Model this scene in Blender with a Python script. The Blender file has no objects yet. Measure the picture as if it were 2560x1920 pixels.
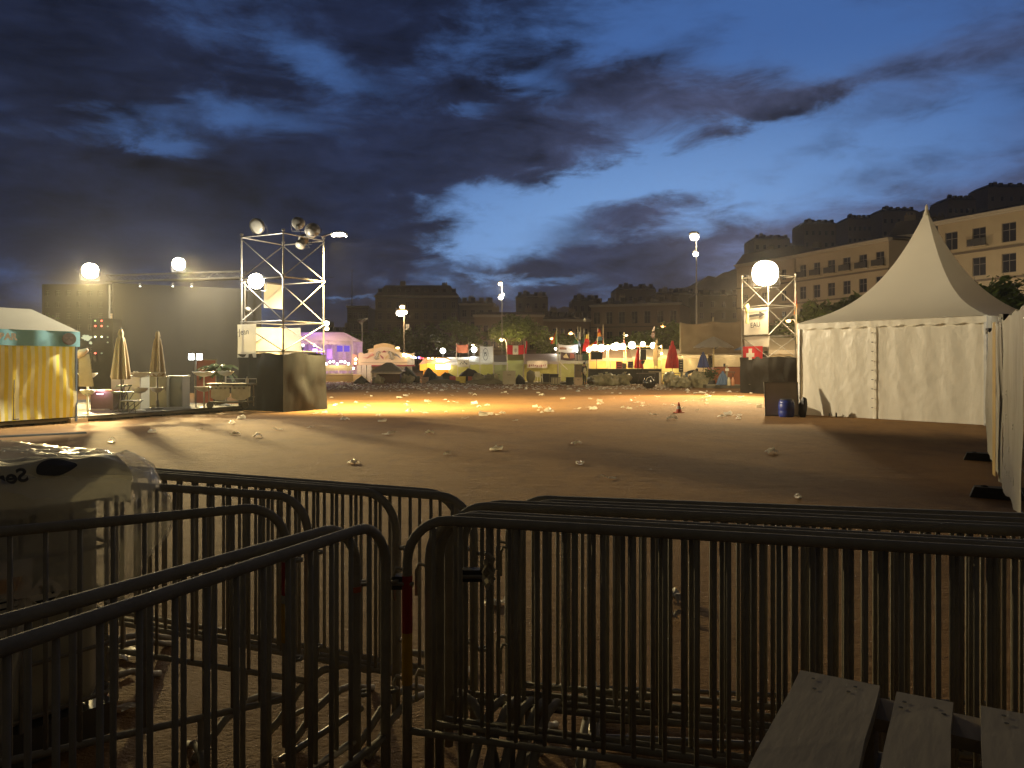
import bpy, bmesh, math, random
from mathutils import Vector, Matrix, noise
random.seed(11)
S = bpy.context.scene
R = math.radians
F, CX, HY, H0 = 1900.0, 1280.0, 908.0, 1.68      # focal length in photo pixels, centre column, horizon row, eye height

# ---------------------------------------------------------------- camera
cd = bpy.data.cameras.new('camera'); cam = bpy.data.objects.new('camera', cd); S.collection.objects.link(cam)
cam.location = (0, 0, H0); cam.rotation_euler = (R(90), 0, 0)
cd.sensor_width = 36; cd.lens = 36 * F / 2560; cd.shift_y = -(960 - HY) / 2560
cd.clip_start = .05; cd.clip_end = 6000
S.camera = cam
S.render.engine = 'CYCLES'
S.view_settings.view_transform = 'Standard'; S.view_settings.look = 'None'
S.view_settings.exposure = 0.0; S.view_settings.gamma = 1
S.cycles.use_denoising = True; S.cycles.max_bounces = 6; S.cycles.transparent_max_bounces = 16
S.cycles.sample_clamp_indirect = 4; S.cycles.use_light_tree = True

# ---------------------------------------------------------------- dusk sky
W = bpy.data.worlds.new('World'); S.world = W; W.use_nodes = True
wn, wl = W.node_tree.nodes, W.node_tree.links
wn.clear()
def N(t, **k):
    n = wn.new(t)
    for a, b in k.items(): setattr(n, a, b)
    return n
def math_(op, a, b=None, c=None, clamp=False):
    n = N('ShaderNodeMath', operation=op, use_clamp=clamp)
    for i, v in enumerate((a, b, c)):
        if v is None: continue
        if isinstance(v, (int, float)): n.inputs[i].default_value = v
        else: wl.new(v, n.inputs[i])
    return n.outputs[0]
tc = N('ShaderNodeTexCoord'); sep = N('ShaderNodeSeparateXYZ'); wl.new(tc.outputs['Generated'], sep.inputs[0])
az = math_('ARCTAN2', sep.outputs[0], sep.outputs[1]); el = math_('ARCSINE', sep.outputs[2])
uv = N('ShaderNodeCombineXYZ'); wl.new(az, uv.inputs[0]); wl.new(el, uv.inputs[1])
def azel(x, y):
    a = math.atan2(x - CX, F); return a, math.atan2(HY - y, math.hypot(F, x - CX))
def blob(src, x, y, rx, ry, rot, amp):
    a, e = azel(x, y)
    m = N('ShaderNodeMapping', vector_type='TEXTURE')
    m.inputs['Location'].default_value = (a, e, 0); m.inputs['Rotation'].default_value = (0, 0, R(rot))
    m.inputs['Scale'].default_value = (rx / F, ry / F, 1); wl.new(src, m.inputs['Vector'])
    l = N('ShaderNodeVectorMath', operation='LENGTH'); wl.new(m.outputs[0], l.inputs[0])
    r = N('ShaderNodeMapRange', interpolation_type='SMOOTHERSTEP')
    r.inputs['From Min'].default_value = 0; r.inputs['From Max'].default_value = 1.5
    r.inputs['To Min'].default_value = amp; r.inputs['To Max'].default_value = 0
    wl.new(l.outputs['Value'], r.inputs['Value']); return r.outputs[0]
# cloud noise lives on a flat layer overhead, so it foreshortens towards the horizon
zz = math_('ADD', math_('MAXIMUM', sep.outputs[2], 0.0), .32)
lay = N('ShaderNodeCombineXYZ')
wl.new(math_('DIVIDE', sep.outputs[0], zz), lay.inputs[0]); wl.new(math_('DIVIDE', sep.outputs[1], zz), lay.inputs[1]); wl.new(math_('MULTIPLY', el, 3.0), lay.inputs[2])
def wnoise(scale, detail, rough, rot=0, sx=1, sy=1, dist=0, off=0):
    m = N('ShaderNodeMapping'); m.inputs['Rotation'].default_value = (0, 0, R(rot)); m.inputs['Scale'].default_value = (sx, sy, 1)
    m.inputs['Location'].default_value = (off, off * .7, 0)
    wl.new(lay.outputs[0], m.inputs['Vector'])
    n = N('ShaderNodeTexNoise'); n.inputs['Scale'].default_value = scale; n.inputs['Detail'].default_value = detail
    n.inputs['Roughness'].default_value = rough; n.inputs['Distortion'].default_value = dist
    wl.new(m.outputs[0], n.inputs['Vector']); return n
n1 = wnoise(2.1, 10, .62, 20, 1.0, .8, .25, 3.1); n2 = wnoise(7.0, 10, .64, 10, .9, .9, .35, 7.7)
# bend the blob outlines with the noise so that they read as cloud edges
wob = N('ShaderNodeVectorMath', operation='MULTIPLY_ADD')
cen = N('ShaderNodeVectorMath', operation='SUBTRACT'); cen.inputs[1].default_value = (.5, .5, .5); wl.new(n2.outputs['Color'], cen.inputs[0])
wl.new(cen.outputs[0], wob.inputs[0]); wob.inputs[1].default_value = (.16, .07, 0); wl.new(uv.outputs[0], wob.inputs[2])
src = wob.outputs[0]
CLEAR = [(1330,500,310,75,4,.95),(1240,610,220,60,0,.8),(1560,430,260,50,16,.7),(1900,360,360,62,16,.95),(2400,270,260,50,8,.6),(1850,480,360,75,16,.62),
 (2250,430,440,75,8,.68),(1750,60,480,170,0,.76),(2300,60,380,130,0,.62),(2050,300,560,120,8,.3),(2380,330,260,60,8,.4),(1490,110,140,60,0,.25),(1330,205,110,45,0,.62),(1190,268,60,22,0,.38),
 (340,320,190,62,-14,.66),(430,365,80,40,0,.42),(600,290,170,42,-5,.48),(820,165,170,44,-12,.45),(1330,700,170,16,0,.5),(1190,688,60,14,0,.35),(890,752,90,10,0,.42),(1480,720,80,12,0,.2),
 (2520,170,120,40,0,.15),
 (1700,230,380,75,-10,-.45),(2280,160,330,50,8,-.4),(1120,420,420,100,0,-.5),(1640,535,190,45,5,-.62),(1560,640,420,45,3,-.28),(500,560,560,150,0,-.45),(1000,60,260,70,0,-.2),(1180,110,220,90,0,.3),(150,120,300,160,0,-.35),(1200,330,260,40,0,-.2)]
acc = None
for b in CLEAR:
    o = blob(src, *b); acc = o if acc is None else math_('ADD', acc, o)
nz = math_('ADD', math_('MULTIPLY', n1.outputs['Fac'], 1.5), math_('MULTIPLY', n2.outputs['Fac'], 1.3))
val = math_('ADD', math_('SUBTRACT', nz, 1.27), acc)
cm = N('ShaderNodeMapRange', interpolation_type='SMOOTHSTEP'); wl.new(val, cm.inputs['Value'])
cm.inputs['From Min'].default_value = .02; cm.inputs['From Max'].default_value = 1.12
def mixc(f, a, b):
    n = N('ShaderNodeMix', data_type='RGBA')
    if isinstance(f, (int, float)): n.inputs[0].default_value = f
    else: wl.new(f, n.inputs[0])
    for i, v in ((6, a), (7, b)):
        if isinstance(v, tuple): n.inputs[i].default_value = (*v, 1)
        else: wl.new(v, n.inputs[i])
    return n.outputs[2]
gB = blob(uv.outputs[0], 1500, 640, 950, 330, 8, 1.0); gC = blob(uv.outputs[0], 2250, 420, 950, 420, 0, 1.0); gL = blob(uv.outputs[0], 0, 250, 800, 500, 0, 1.0)
clear = mixc(gB, (.052, .128, .35), (.18, .35, .68)); clear = mixc(math_('MULTIPLY', gL, .45), clear, (.040, .075, .16))
cloud = mixc(gC, (.0100, .0165, .046), (.062, .075, .145)); cloud = mixc(math_('MULTIPLY', gL, .5), cloud, (.012, .016, .034))
shade = math_('ADD', math_('MULTIPLY', math_('SUBTRACT', math_('ADD', n2.outputs['Fac'], n1.outputs['Fac']), 1.0), 2.6), 1.08)
cs = N('ShaderNodeVectorMath', operation='SCALE'); wl.new(cloud, cs.inputs[0]); wl.new(shade, cs.inputs['Scale'])
col = mixc(cm.outputs[0], cs.outputs[0], clear)
# near the horizon everything sinks into dusk murk
hz = N('ShaderNodeMapRange', interpolation_type='SMOOTHSTEP'); wl.new(el, hz.inputs['Value'])
hz.inputs['From Min'].default_value = .0; hz.inputs['From Max'].default_value = .09; hz.inputs['To Min'].default_value = .75; hz.inputs['To Max'].default_value = 0
murk = mixc(blob(uv.outputs[0], 2200, 800, 900, 500, 0, 1.0), (.030, .032, .050), (.095, .082, .078))
col = mixc(hz.outputs[0], col, murk)
# overhead the dusk sky darkens; behind us an added warm fill lights near fronts
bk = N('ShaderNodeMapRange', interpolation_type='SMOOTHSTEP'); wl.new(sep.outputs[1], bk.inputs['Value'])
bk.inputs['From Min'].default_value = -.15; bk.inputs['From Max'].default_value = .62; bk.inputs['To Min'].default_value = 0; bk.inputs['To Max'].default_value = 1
ze = N('ShaderNodeMapRange', interpolation_type='SMOOTHSTEP'); wl.new(el, ze.inputs['Value'])
ze.inputs['From Min'].default_value = .46; ze.inputs['From Max'].default_value = .95; ze.inputs['To Min'].default_value = 1; ze.inputs['To Max'].default_value = .35
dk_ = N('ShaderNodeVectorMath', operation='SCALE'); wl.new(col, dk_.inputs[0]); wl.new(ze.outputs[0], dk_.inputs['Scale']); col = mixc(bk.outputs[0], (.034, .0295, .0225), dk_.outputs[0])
sky = N('ShaderNodeTexSky', sky_type='NISHITA'); sky.sun_disc = False; sky.sun_elevation = R(-3); sky.sun_rotation = R(20)
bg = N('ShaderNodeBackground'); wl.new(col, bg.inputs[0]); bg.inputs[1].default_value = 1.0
bg2 = N('ShaderNodeBackground'); wl.new(sky.outputs[0], bg2.inputs[0]); bg2.inputs[1].default_value = .02
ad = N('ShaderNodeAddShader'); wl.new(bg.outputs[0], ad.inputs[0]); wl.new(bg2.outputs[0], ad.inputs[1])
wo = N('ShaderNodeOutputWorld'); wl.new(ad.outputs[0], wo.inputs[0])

# ---------------------------------------------------------------- helpers
C = S.collection
def P(x, y, d): return Vector(((x - CX) / F * d, d, H0 - (y - HY) / F * d))
def dist(y, z=0.0): return F * (H0 - z) / (y - HY)
def G(x, y, z=0.0):
    d = dist(y, z); return Vector(((x - CX) / F * d, d, z))
_mats = {}
def mat(name, col=(.5, .5, .5), rough=.7, metal=0.0, var=.18, scale=6.0, bump=0.0, bscale=40.0, trans=0.0, alpha=1.0, coat=0.0, stretch=None):
    if name in _mats: return _mats[name]
    m = bpy.data.materials.new(name); m.use_nodes = True; nt = m.node_tree; n = nt.nodes; l = nt.links
    b = n['Principled BSDF']; out = n['Material Output']
    t = n.new('ShaderNodeTexCoord'); mp = n.new('ShaderNodeMapping'); l.new(t.outputs['Object'], mp.inputs[0])
    if stretch: mp.inputs['Scale'].default_value = stretch
    ns = n.new('ShaderNodeTexNoise'); ns.inputs['Scale'].default_value = scale; ns.inputs['Detail'].default_value = 6; l.new(mp.outputs[0], ns.inputs[0])
    mx = n.new('ShaderNodeMix'); mx.data_type = 'RGBA'
    mx.inputs[6].default_value = (*[max(0, c * (1 - var * 1.6)) for c in col], 1); mx.inputs[7].default_value = (*[min(1, c * (1 + var * 1.2)) for c in col], 1)
    l.new(ns.outputs['Fac'], mx.inputs[0]); l.new(mx.outputs[2], b.inputs['Base Color'])
    b.inputs['Metallic'].default_value = metal; b.inputs['Roughness'].default_value = rough; b.inputs['Coat Weight'].default_value = coat
    if bump:
        n2_ = n.new('ShaderNodeTexNoise'); n2_.inputs['Scale'].default_value = bscale; n2_.inputs['Detail'].default_value = 5; l.new(mp.outputs[0], n2_.inputs[0])
        bp = n.new('ShaderNodeBump'); bp.inputs['Strength'].default_value = bump; bp.inputs['Distance'].default_value = .03
        l.new(n2_.outputs['Fac'], bp.inputs['Height']); l.new(bp.outputs[0], b.inputs['Normal'])
    last = b.outputs[0]
    if trans:
        tr = n.new('ShaderNodeBsdfTranslucent'); l.new(mx.outputs[2], tr.inputs[0]); ms = n.new('ShaderNodeMixShader'); ms.inputs[0].default_value = trans
        l.new(last, ms.inputs[1]); l.new(tr.outputs[0], ms.inputs[2]); last = ms.outputs[0]
    if alpha < 1:
        tp = n.new('ShaderNodeBsdfTransparent'); ms = n.new('ShaderNodeMixShader'); ms.inputs[0].default_value = alpha
        l.new(tp.outputs[0], ms.inputs[1]); l.new(last, ms.inputs[2]); last = ms.outputs[0]
    l.new(last, out.inputs[0]); _mats[name] = m; return m
def emis(name, col, st):
    if name in _mats: return _mats[name]
    m = bpy.data.materials.new(name); m.use_nodes = True; n = m.node_tree.nodes; l = m.node_tree.links
    n.remove(n['Principled BSDF']); e = n.new('ShaderNodeEmission'); e.inputs[0].default_value = (*col, 1); e.inputs[1].default_value = st
    l.new(e.outputs[0], n['Material Output'].inputs[0])
    try: m.cycles.emission_sampling = 'NONE'
    except Exception: pass
    _mats[name] = m; return m
class MB:
    def __init__(s): s.v, s.f, s.mi, s.cur = [], [], [], 0
    def face(s, idx): s.f.append(idx); s.mi.append(s.cur)
    def add(s, vs, fs):
        o = len(s.v); s.v += [Vector(v) for v in vs]
        for f in fs: s.face([i + o for i in f])
        return s
    def box(s, c, d, rz=0.0, M=None):
        c = Vector(c); x, y, z = [a / 2 for a in d]
        vs = [Vector((i * x, j * y, k * z)) for k in (-1, 1) for j in (-1, 1) for i in (-1, 1)]
        if rz: q = Matrix.Rotation(rz, 3, 'Z'); vs = [q @ v for v in vs]
        if M: vs = [M @ v for v in vs]
        return s.add([v + c for v in vs], [(0, 2, 3, 1), (4, 5, 7, 6), (0, 1, 5, 4), (2, 6, 7, 3), (0, 4, 6, 2), (1, 3, 7, 5)])
    def quad(s, a, b, c, d): return s.add([a, b, c, d], [(0, 1, 2, 3)])
    def poly(s, pts): return s.add(pts, [tuple(range(len(pts)))])
    def prism(s, pts, n, t):
        n = Vector(n).normalized() * t; pts = [Vector(p) for p in pts]; k = len(pts)
        return s.add(pts + [p + n for p in pts], [tuple(range(k))[::-1], tuple(range(k, 2 * k))] + [(i, (i + 1) % k, k + (i + 1) % k, k + i) for i in range(k)])
    def tube(s, pts, r, n=8, cap=True):
        pts = [Vector(p) for p in pts]; rr = r if isinstance(r, (list, tuple)) else [r] * len(pts); o = len(s.v); up = None
        for i, p in enumerate(pts):
            t = (pts[min(i + 1, len(pts) - 1)] - pts[max(i - 1, 0)]).normalized()
            if up is None: up = t.orthogonal().normalized()
            up = (up - t * up.dot(t)).normalized(); q = t.cross(up)
            for k in range(n):
                a = 2 * math.pi * k / n; s.v.append(p + (up * math.cos(a) + q * math.sin(a)) * rr[i])
        for i in range(len(pts) - 1):
            for k in range(n): s.face((o + i * n + k, o + i * n + (k + 1) % n, o + (i + 1) * n + (k + 1) % n, o + (i + 1) * n + k))
        if cap:
            s.face(tuple(o + k for k in range(n))[::-1]); s.face(tuple(o + (len(pts) - 1) * n + k for k in range(n)))
        return s
    def lathe(s, prof, c=(0, 0, 0), n=16, axis=None):
        o = len(s.v); c = Vector(c); M = Vector((0, 0, 1)).rotation_difference(Vector(axis)).to_matrix() if axis else None
        for r, z in prof:
            for k in range(n):
                a = 2 * math.pi * k / n; v = Vector((r * math.cos(a), r * math.sin(a), z))
                s.v.append((M @ v if M else v) + c)
        for i in range(len(prof) - 1):
            for k in range(n): s.face((o + i * n + k, o + i * n + (k + 1) % n, o + (i + 1) * n + (k + 1) % n, o + (i + 1) * n + k))
        return s
    def grid(s, fn, nu, nv):
        o = len(s.v)
        for j in range(nv + 1):
            for i in range(nu + 1): s.v.append(Vector(fn(i / nu, j / nv)))
        for j in range(nv):
            for i in range(nu): a = o + j * (nu + 1) + i; s.face((a, a + 1, a + nu + 2, a + nu + 1))
        return s
    def blob(s, c, r, amp=.25, fr=1.5, n=10, m=7, flat=True, seed=0.0):
        c = Vector(c); r = Vector(r) if hasattr(r, '__len__') else Vector((r, r, r)); o = len(s.v)
        for j in range(m + 1):
            t = math.pi * j / m
            for i in range(n):
                a = 2 * math.pi * i / n; d = Vector((math.sin(t) * math.cos(a), math.sin(t) * math.sin(a), math.cos(t)))
                k = 1 + amp * noise.noise(d * fr + Vector((seed, seed * 1.7, c.x * .3))) * 2
                v = Vector((d.x * r.x, d.y * r.y, d.z * r.z)) * k + c
                if flat: v.z = max(v.z, 0.0)
                s.v.append(v)
        for j in range(m):
            for i in range(n): s.face((o + j * n + i, o + (j + 1) * n + i, o + (j + 1) * n + (i + 1) % n, o + j * n + (i + 1) % n))
        return s
    def mesh(s, name, mats, smooth=False):
        me = bpy.data.meshes.new(name); me.from_pydata([tuple(v) for v in s.v], [], s.f)
        for m in (mats if isinstance(mats, (list, tuple)) else [mats]): me.materials.append(m)
        for p, i in zip(me.polygons, s.mi): p.material_index = i; p.use_smooth = smooth
        me.update(); return me
    def build(s, name, mats, parent=None, smooth=False, loc=None, rz=0.0, recalc=True):
        me = s.mesh(name, mats, smooth)
        if recalc:
            bm = bmesh.new(); bm.from_mesh(me); bmesh.ops.recalc_face_normals(bm, faces=bm.faces); bm.to_mesh(me); bm.free()
        if smooth:
            try: me.set_sharp_from_angle(angle=R(50))
            except Exception: pass
        return link(name, me, parent, loc, rz)
def link(name, me, parent=None, loc=None, rz=0.0):
    o = bpy.data.objects.new(name, me); C.objects.link(o)
    if parent: o.parent = parent
    if loc is not None: o.location = loc
    o.rotation_euler[2] = rz; return o
def tag(o, label, cat, group=None, kind=None):
    if label: o['label'] = label
    if cat: o['category'] = cat
    if group: o['group'] = group
    if kind: o['kind'] = kind
    return o
def thing(name, label, cat, loc=(0, 0, 0), rz=0.0, group=None):
    o = bpy.data.objects.new(name, None); C.objects.link(o); o.location = loc; o.rotation_euler[2] = rz; o.empty_display_size = .1
    return tag(o, label, cat, group)
def copy_tree(o, parent=None):
    c = o.copy(); C.objects.link(c)
    if parent: c.parent = parent
    for ch in list(o.children): copy_tree(ch, c)
    return c
def lamp(name, kind, loc, energy, col, parent=None, size=.25, target=None, cone=120, blend=.8):
    ld = bpy.data.lights.new(name, kind); ld.energy = energy; ld.color = col; ld.shadow_soft_size = size
    o = bpy.data.objects.new(name, ld); C.objects.link(o)
    if kind == 'SPOT': ld.spot_size = R(cone); ld.spot_blend = blend
    o.location = loc
    if target is not None: o.rotation_euler = (Vector(target) - Vector(loc)).to_track_quat('-Z', 'Y').to_euler()
    if parent: o.parent = parent; o.matrix_parent_inverse = parent_matrix(parent).inverted()
    return o
def parent_matrix(o): return Matrix.LocRotScale(o.location, o.rotation_euler, None)
def text(name, s, size, m, parent, loc, rot, mirror=False, align='CENTER', bold=0.0):
    o = text_(name, s, size, m, parent, loc, rot, mirror, align, bold); dg = bpy.context.evaluated_depsgraph_get(); me = bpy.data.meshes.new_from_object(o.evaluated_get(dg)); p = link(name, me, parent, loc)
    p.rotation_euler = rot; p.scale = o.scale; bpy.data.objects.remove(o); p.name = name; return p
def text_(name, s, size, m, parent, loc, rot, mirror=False, align='CENTER', bold=0.0):
    cu = bpy.data.curves.new(name, 'FONT'); cu.body = s; cu.size = size; cu.align_x = align; cu.align_y = 'CENTER'; cu.offset = bold; cu.extrude = .002
    cu.materials.append(m); o = bpy.data.objects.new(name, cu); C.objects.link(o); o.parent = parent; o.location = loc; o.rotation_euler = rot
    if mirror: o.scale = (-1, 1, 1)
    return o
def nz3(x, y, z=0.0): return noise.noise(Vector((x, y, z)))

WARM = (1.0, .80, .50); SODIUM = (1.0, .62, .28); WHITE = (1.0, .92, .74)
M_galv = mat('galvanised steel', (.24, .225, .195), .5, .6, .12, 9)
M_dark = mat('dark painted metal', (.05, .05, .05), .5, .2, .3, 9)
M_black = mat('black plastic', (.018, .018, .02), .5)
M_glass = mat('dark window glass', (.02, .022, .028), .12, 0, .3, 2)
M_white = mat('white vinyl', (.70, .69, .64), .45, 0, .06, 3, .25, 6, trans=.22)
M_wood = mat('weathered grey wood', (.33, .29, .24), .8, 0, .25, 3, .4, 60, stretch=(1, 14, 14))
E_flood = emis('floodlight lens glow', (1, .93, .74), 30); E_warm = emis('warm bulb glow', (1, .70, .34), 18)
E_cool = emis('cool bulb glow', (.95, 1, .92), 16); E_orange = emis('sodium lamp glow', (1, .48, .14), 10)
# ---------------------------------------------------------------- ground
def ground_material():
    m = bpy.data.materials.new('compacted terracotta gravel'); m.use_nodes = True; n = m.node_tree.nodes; l = m.node_tree.links; b = n['Principled BSDF']
    t = n.new('ShaderNodeTexCoord')
    def ns(scale, det, st=(1, 1, 1), rough=.6):
        mp = n.new('ShaderNodeMapping'); mp.inputs['Scale'].default_value = st; l.new(t.outputs['Object'], mp.inputs[0])
        x = n.new('ShaderNodeTexNoise'); x.inputs['Scale'].default_value = scale; x.inputs['Detail'].default_value = det; x.inputs['Roughness'].default_value = rough
        l.new(mp.outputs[0], x.inputs[0]); return x.outputs['Fac']
    def mx(f, a, b_, lo=.35, hi=.65):
        r = n.new('ShaderNodeMapRange'); r.inputs['From Min'].default_value = lo; r.inputs['From Max'].default_value = hi; l.new(f, r.inputs['Value'])
        x = n.new('ShaderNodeMix'); x.data_type = 'RGBA'; l.new(r.outputs[0], x.inputs[0])
        for i, v in ((6, a), (7, b_)):
            if isinstance(v, tuple): x.inputs[i].default_value = (*v, 1)
            else: l.new(v, x.inputs[i])
        return x.outputs[2]
    c = mx(ns(.13, 5), (.160, .082, .026), (.265, .142, .045))
    c = mx(ns(.55, 7, (1, .7, 1), .65), c, (.120, .060, .020), .52, .70)
    c = mx(ns(2.6, 8, (1, .45, 1), .7), c, (.145, .070, .028), .50, .72)
    c = mx(ns(.9, 7, (.35, 1, 1)), c, (.20, .103, .033), .4, .9)
    c = mx(ns(26, 6, rough=.75), c, (.11, .058, .028), .56, .80)
    c = mx(ns(60, 3), c, (.36, .25, .15), .64, .80)
    l.new(c, b.inputs['Base Color']); b.inputs['Roughness'].default_value = .88; b.inputs['Specular IOR Level'].default_value = .25
    h1 = ns(3.0, 8, (.6, 1, 1), .7); h2 = ns(55, 4)
    mm = n.new('ShaderNodeMath'); mm.operation = 'MULTIPLY_ADD'; l.new(h2, mm.inputs[0]); mm.inputs[1].default_value = .22; l.new(h1, mm.inputs[2])
    bp = n.new('ShaderNodeBump'); bp.inputs['Strength'].default_value = .9; bp.inputs['Distance'].default_value = .05; l.new(mm.outputs[0], bp.inputs['Height']); l.new(bp.outputs[0], b.inputs['Normal'])
    return m
g = MB(); g.grid(lambda u, v: (-1500 + 3000 * u, -400 + 3000 * v, 0), 12, 12); o = g.build('ground', ground_material()); o['kind'] = 'structure'
# a low dark ridge of the town far behind everything
def hill(pts, d, name, m, lab=None):
    b = MB()
    front = [P(x, y, d) for x, y in pts]; back = [P(x, y + 6, d) + Vector((0, 60, 0)) for x, y in pts]
    for i in range(len(pts) - 1):
        a, c = front[i], front[i + 1]; b.quad((a.x, a.y, 0), (c.x, c.y, 0), c, a); b.quad(a, c, back[i + 1], back[i])
    o = b.build(name, m); o['kind'] = 'structure'; return o
M_hill = mat('wooded hill at dusk', (.20, .165, .12), .95, 0, .8, .06)
def rough(pts):
    out = []
    for (x0, y0), (x1, y1) in zip(pts, pts[1:]):
        n = max(2, int((x1 - x0) / 9))
        for k in range(n): x = x0 + (x1 - x0) * k / n; out.append((x, y0 + (y1 - y0) * k / n - 9 * noise.noise(Vector((x * .05, 0, 0))) - 6 * noise.noise(Vector((x * .17, 3, 0))) - 4 * noise.noise(Vector((x * .45, 7, 0)))))
    return out + [pts[-1]]
hill(rough([(1000, 880), (1200, 800), (1400, 770), (1640, 742), (1760, 700), (1840, 672), (1980, 605), (2110, 572), (2240, 545), (2420, 500), (2700, 425)]), 520, 'hill', M_hill)

# ---------------------------------------------------------------- buildings
M_pane = M_glass
def facade_building(label, A, B, height, depth, floors, bays, wallcol, mname, z0=.9, win=(1.15, 1.9), top=0.6, roof=None, balcony=(), cornice=True, lit=(), skip=0, sideside=False, ledge=True, shutters=None):
    """A, B: ground ends of the street front seen from the camera; the body lies behind it."""
    A, B = Vector((A[0], A[1], 0)), Vector((B[0], B[1], 0)); L = (B - A).length; rz = math.atan2(B.y - A.y, B.x - A.x)
    t = thing('apartment_building', label, 'building', A, rz)
    wm = mat(mname, wallcol, .85, 0, .16, .35, .2, 8); fm = mat('dull window frame', (.16, .145, .12), .6); dk = mat('slate roof', (.06, .058, .06), .7, 0, .3, .6)
    fh = (height - z0 - top) / floors; bw = L / bays; w, h = win; h = min(h, fh * .68)
    xs = sorted({0, L} | {round(bw * (i + .5) + s * w / 2, 4) for i in range(bays) for s in (-1, 1)})
    zs = sorted({0, height} | {round(z0 + fh * k + q, 4) for k in range(floors) for q in (fh * .16, fh * .16 + h)})
    b = MB(); rec = .22
    for i in range(len(xs) - 1):
        for k in range(len(zs) - 1):
            x0, x1, a0, a1 = xs[i], xs[i + 1], zs[k], zs[k + 1]
            if i % 2 == 1 and k % 2 == 1:
                b.quad((x0, 0, a0), (x0, rec, a0), (x0, rec, a1), (x0, 0, a1)); b.quad((x1, 0, a0), (x1, 0, a1), (x1, rec, a1), (x1, rec, a0))
                b.quad((x0, 0, a0), (x1, 0, a0), (x1, rec, a0), (x0, rec, a0)); b.quad((x0, 0, a1), (x0, rec, a1), (x1, rec, a1), (x1, 0, a1))
            else: b.quad((x0, 0, a0), (x1, 0, a0), (x1, 0, a1), (x0, 0, a1))
    b.quad((0, 0, 0), (0, 0, height), (0, depth, height), (0, depth, 0)); b.quad((L, 0, 0), (L, depth, 0), (L, depth, height), (L, 0, height))
    b.quad((0, depth, 0), (0, depth, height), (L, depth, height), (L, depth, 0)); b.quad((0, 0, height), (L, 0, height), (L, depth, height), (0, depth, height))
    b.build('wall', wm, t, recalc=False)
    wb = MB(); wb.box((0, rec - .02, h / 2), (w, .04, h)); wb.cur = 1
    for x in (-w / 2 + .04, 0, w / 2 - .04): wb.box((x, rec - .06, h / 2), (.07, .06, h))
    for z in (.04, h * .62, h - .04): wb.box((0, rec - .065, z), (w, .05, .07))
    if shutters:
        wb.cur = 2
        for sx in (-1, 1): wb.box((sx * (w / 2 + w * .24), -.03, h / 2), (w * .46, .05, h))
    me = wb.mesh('window', [M_pane, fm, mat('faded shutter', shutters or (.2, .2, .16), .8)]); me2 = None
    rb = MB()
    rb.box((0, -.32, -.06), (w + .7, .64, .12)); rb.cur = 1
    rb.box((0, -.575, .5), (w + .6, .012, .82))
    for k in range(9): rb.box((-(w + .6) / 2 + (w + .6) * k / 8, -.6, .45), (.035, .035, .9))
    rb.box((0, -.6, .92), (w + .66, .05, .05)); rb.box((0, -.6, .1), (w + .66, .04, .04))
    bal = rb.mesh('balcony', [wm, M_dark])
    ledges = MB()
    for k in range(skip, floors):
        zb = z0 + fh * k + fh * .16
        if ledge: ledges.box((L / 2, -.09, z0 + fh * k), (L + .1, .2, .26))
        for i in range(bays):
            o = link('window', me, t, (bw * (i + .5), 0, zb))
            if (k, i) in lit:
                if me2 is None:
                    me2 = me.copy(); me2.materials[0] = emis('lit window', (1, .72, .38), .8)
                o.data = me2
            if (k, i) in balcony or k in balcony: link('balcony', bal, t, (bw * (i + .5), 0, zb - .02))
    if ledges.v: ledges.build('ledge', mat('dark ledge', (.13, .105, .075), .9), t)  # one dark tone for all ledges
    if cornice: MB().box((L / 2, -.12, height + .12), (L + .7, .9, .3)).box((L / 2, -.06, height - .14), (L + .4, .5, .2)).build('cornice', mat('pale stone trim', (.40, .36, .28), .8), t)
    if roof:
        rh, inset = roof; r = MB()
        z1 = height + .28
        q = [(-.2, -.2, z1), (L + .2, -.2, z1), (L + .2, depth, z1), (-.2, depth, z1)]; p = [(inset, inset, z1 + rh), (L - inset, inset, z1 + rh), (L - inset, depth - inset, z1 + rh), (inset, depth - inset, z1 + rh)]
        r.add(q + p, [(0, 1, 5, 4), (1, 2, 6, 5), (2, 3, 7, 6), (3, 0, 4, 7), (4, 5, 6, 7)]); ro = r.build('roof', dk, t)
        ch = MB(); ch.box((0, 0, .9), (1.6, .7, 2.2))
        for x in (-.5, 0, .5): ch.lathe([(.13, 2.0), (.1, 2.5), (0, 2.5)], (x, 0, 0), 8)
        rh > 1 and None
        cme = ch.mesh('chimney', mat('soot stained render', (.20, .17, .13), .9))
        for k in range(max(2, int(L / 9)) if rh > .55 else 0): link('chimney', cme, ro, (L * (k + .6) / max(2, int(L / 9)), depth * (.35 + .3 * (k % 2)), z1 + rh - .6))
        dm = MB(); dm.box((0, .5, .75), (1.3, 1.2, 1.5)); dm.cur = 1; dm.box((0, -.12, .75), (.9, .05, 1.1)); dme = dm.mesh('dormer', [dk, M_pane])
        if inset > .8:
            for i in range(bays): link('dormer', dme, ro, (bw * (i + .5), inset * .35, z1 + rh * .18))
    return t
CREAM = (.36, .30, .19); BEIGE = (.30, .24, .17); GREYB = (.16, .145, .125); DARKB = (.07, .06, .05)
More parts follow.
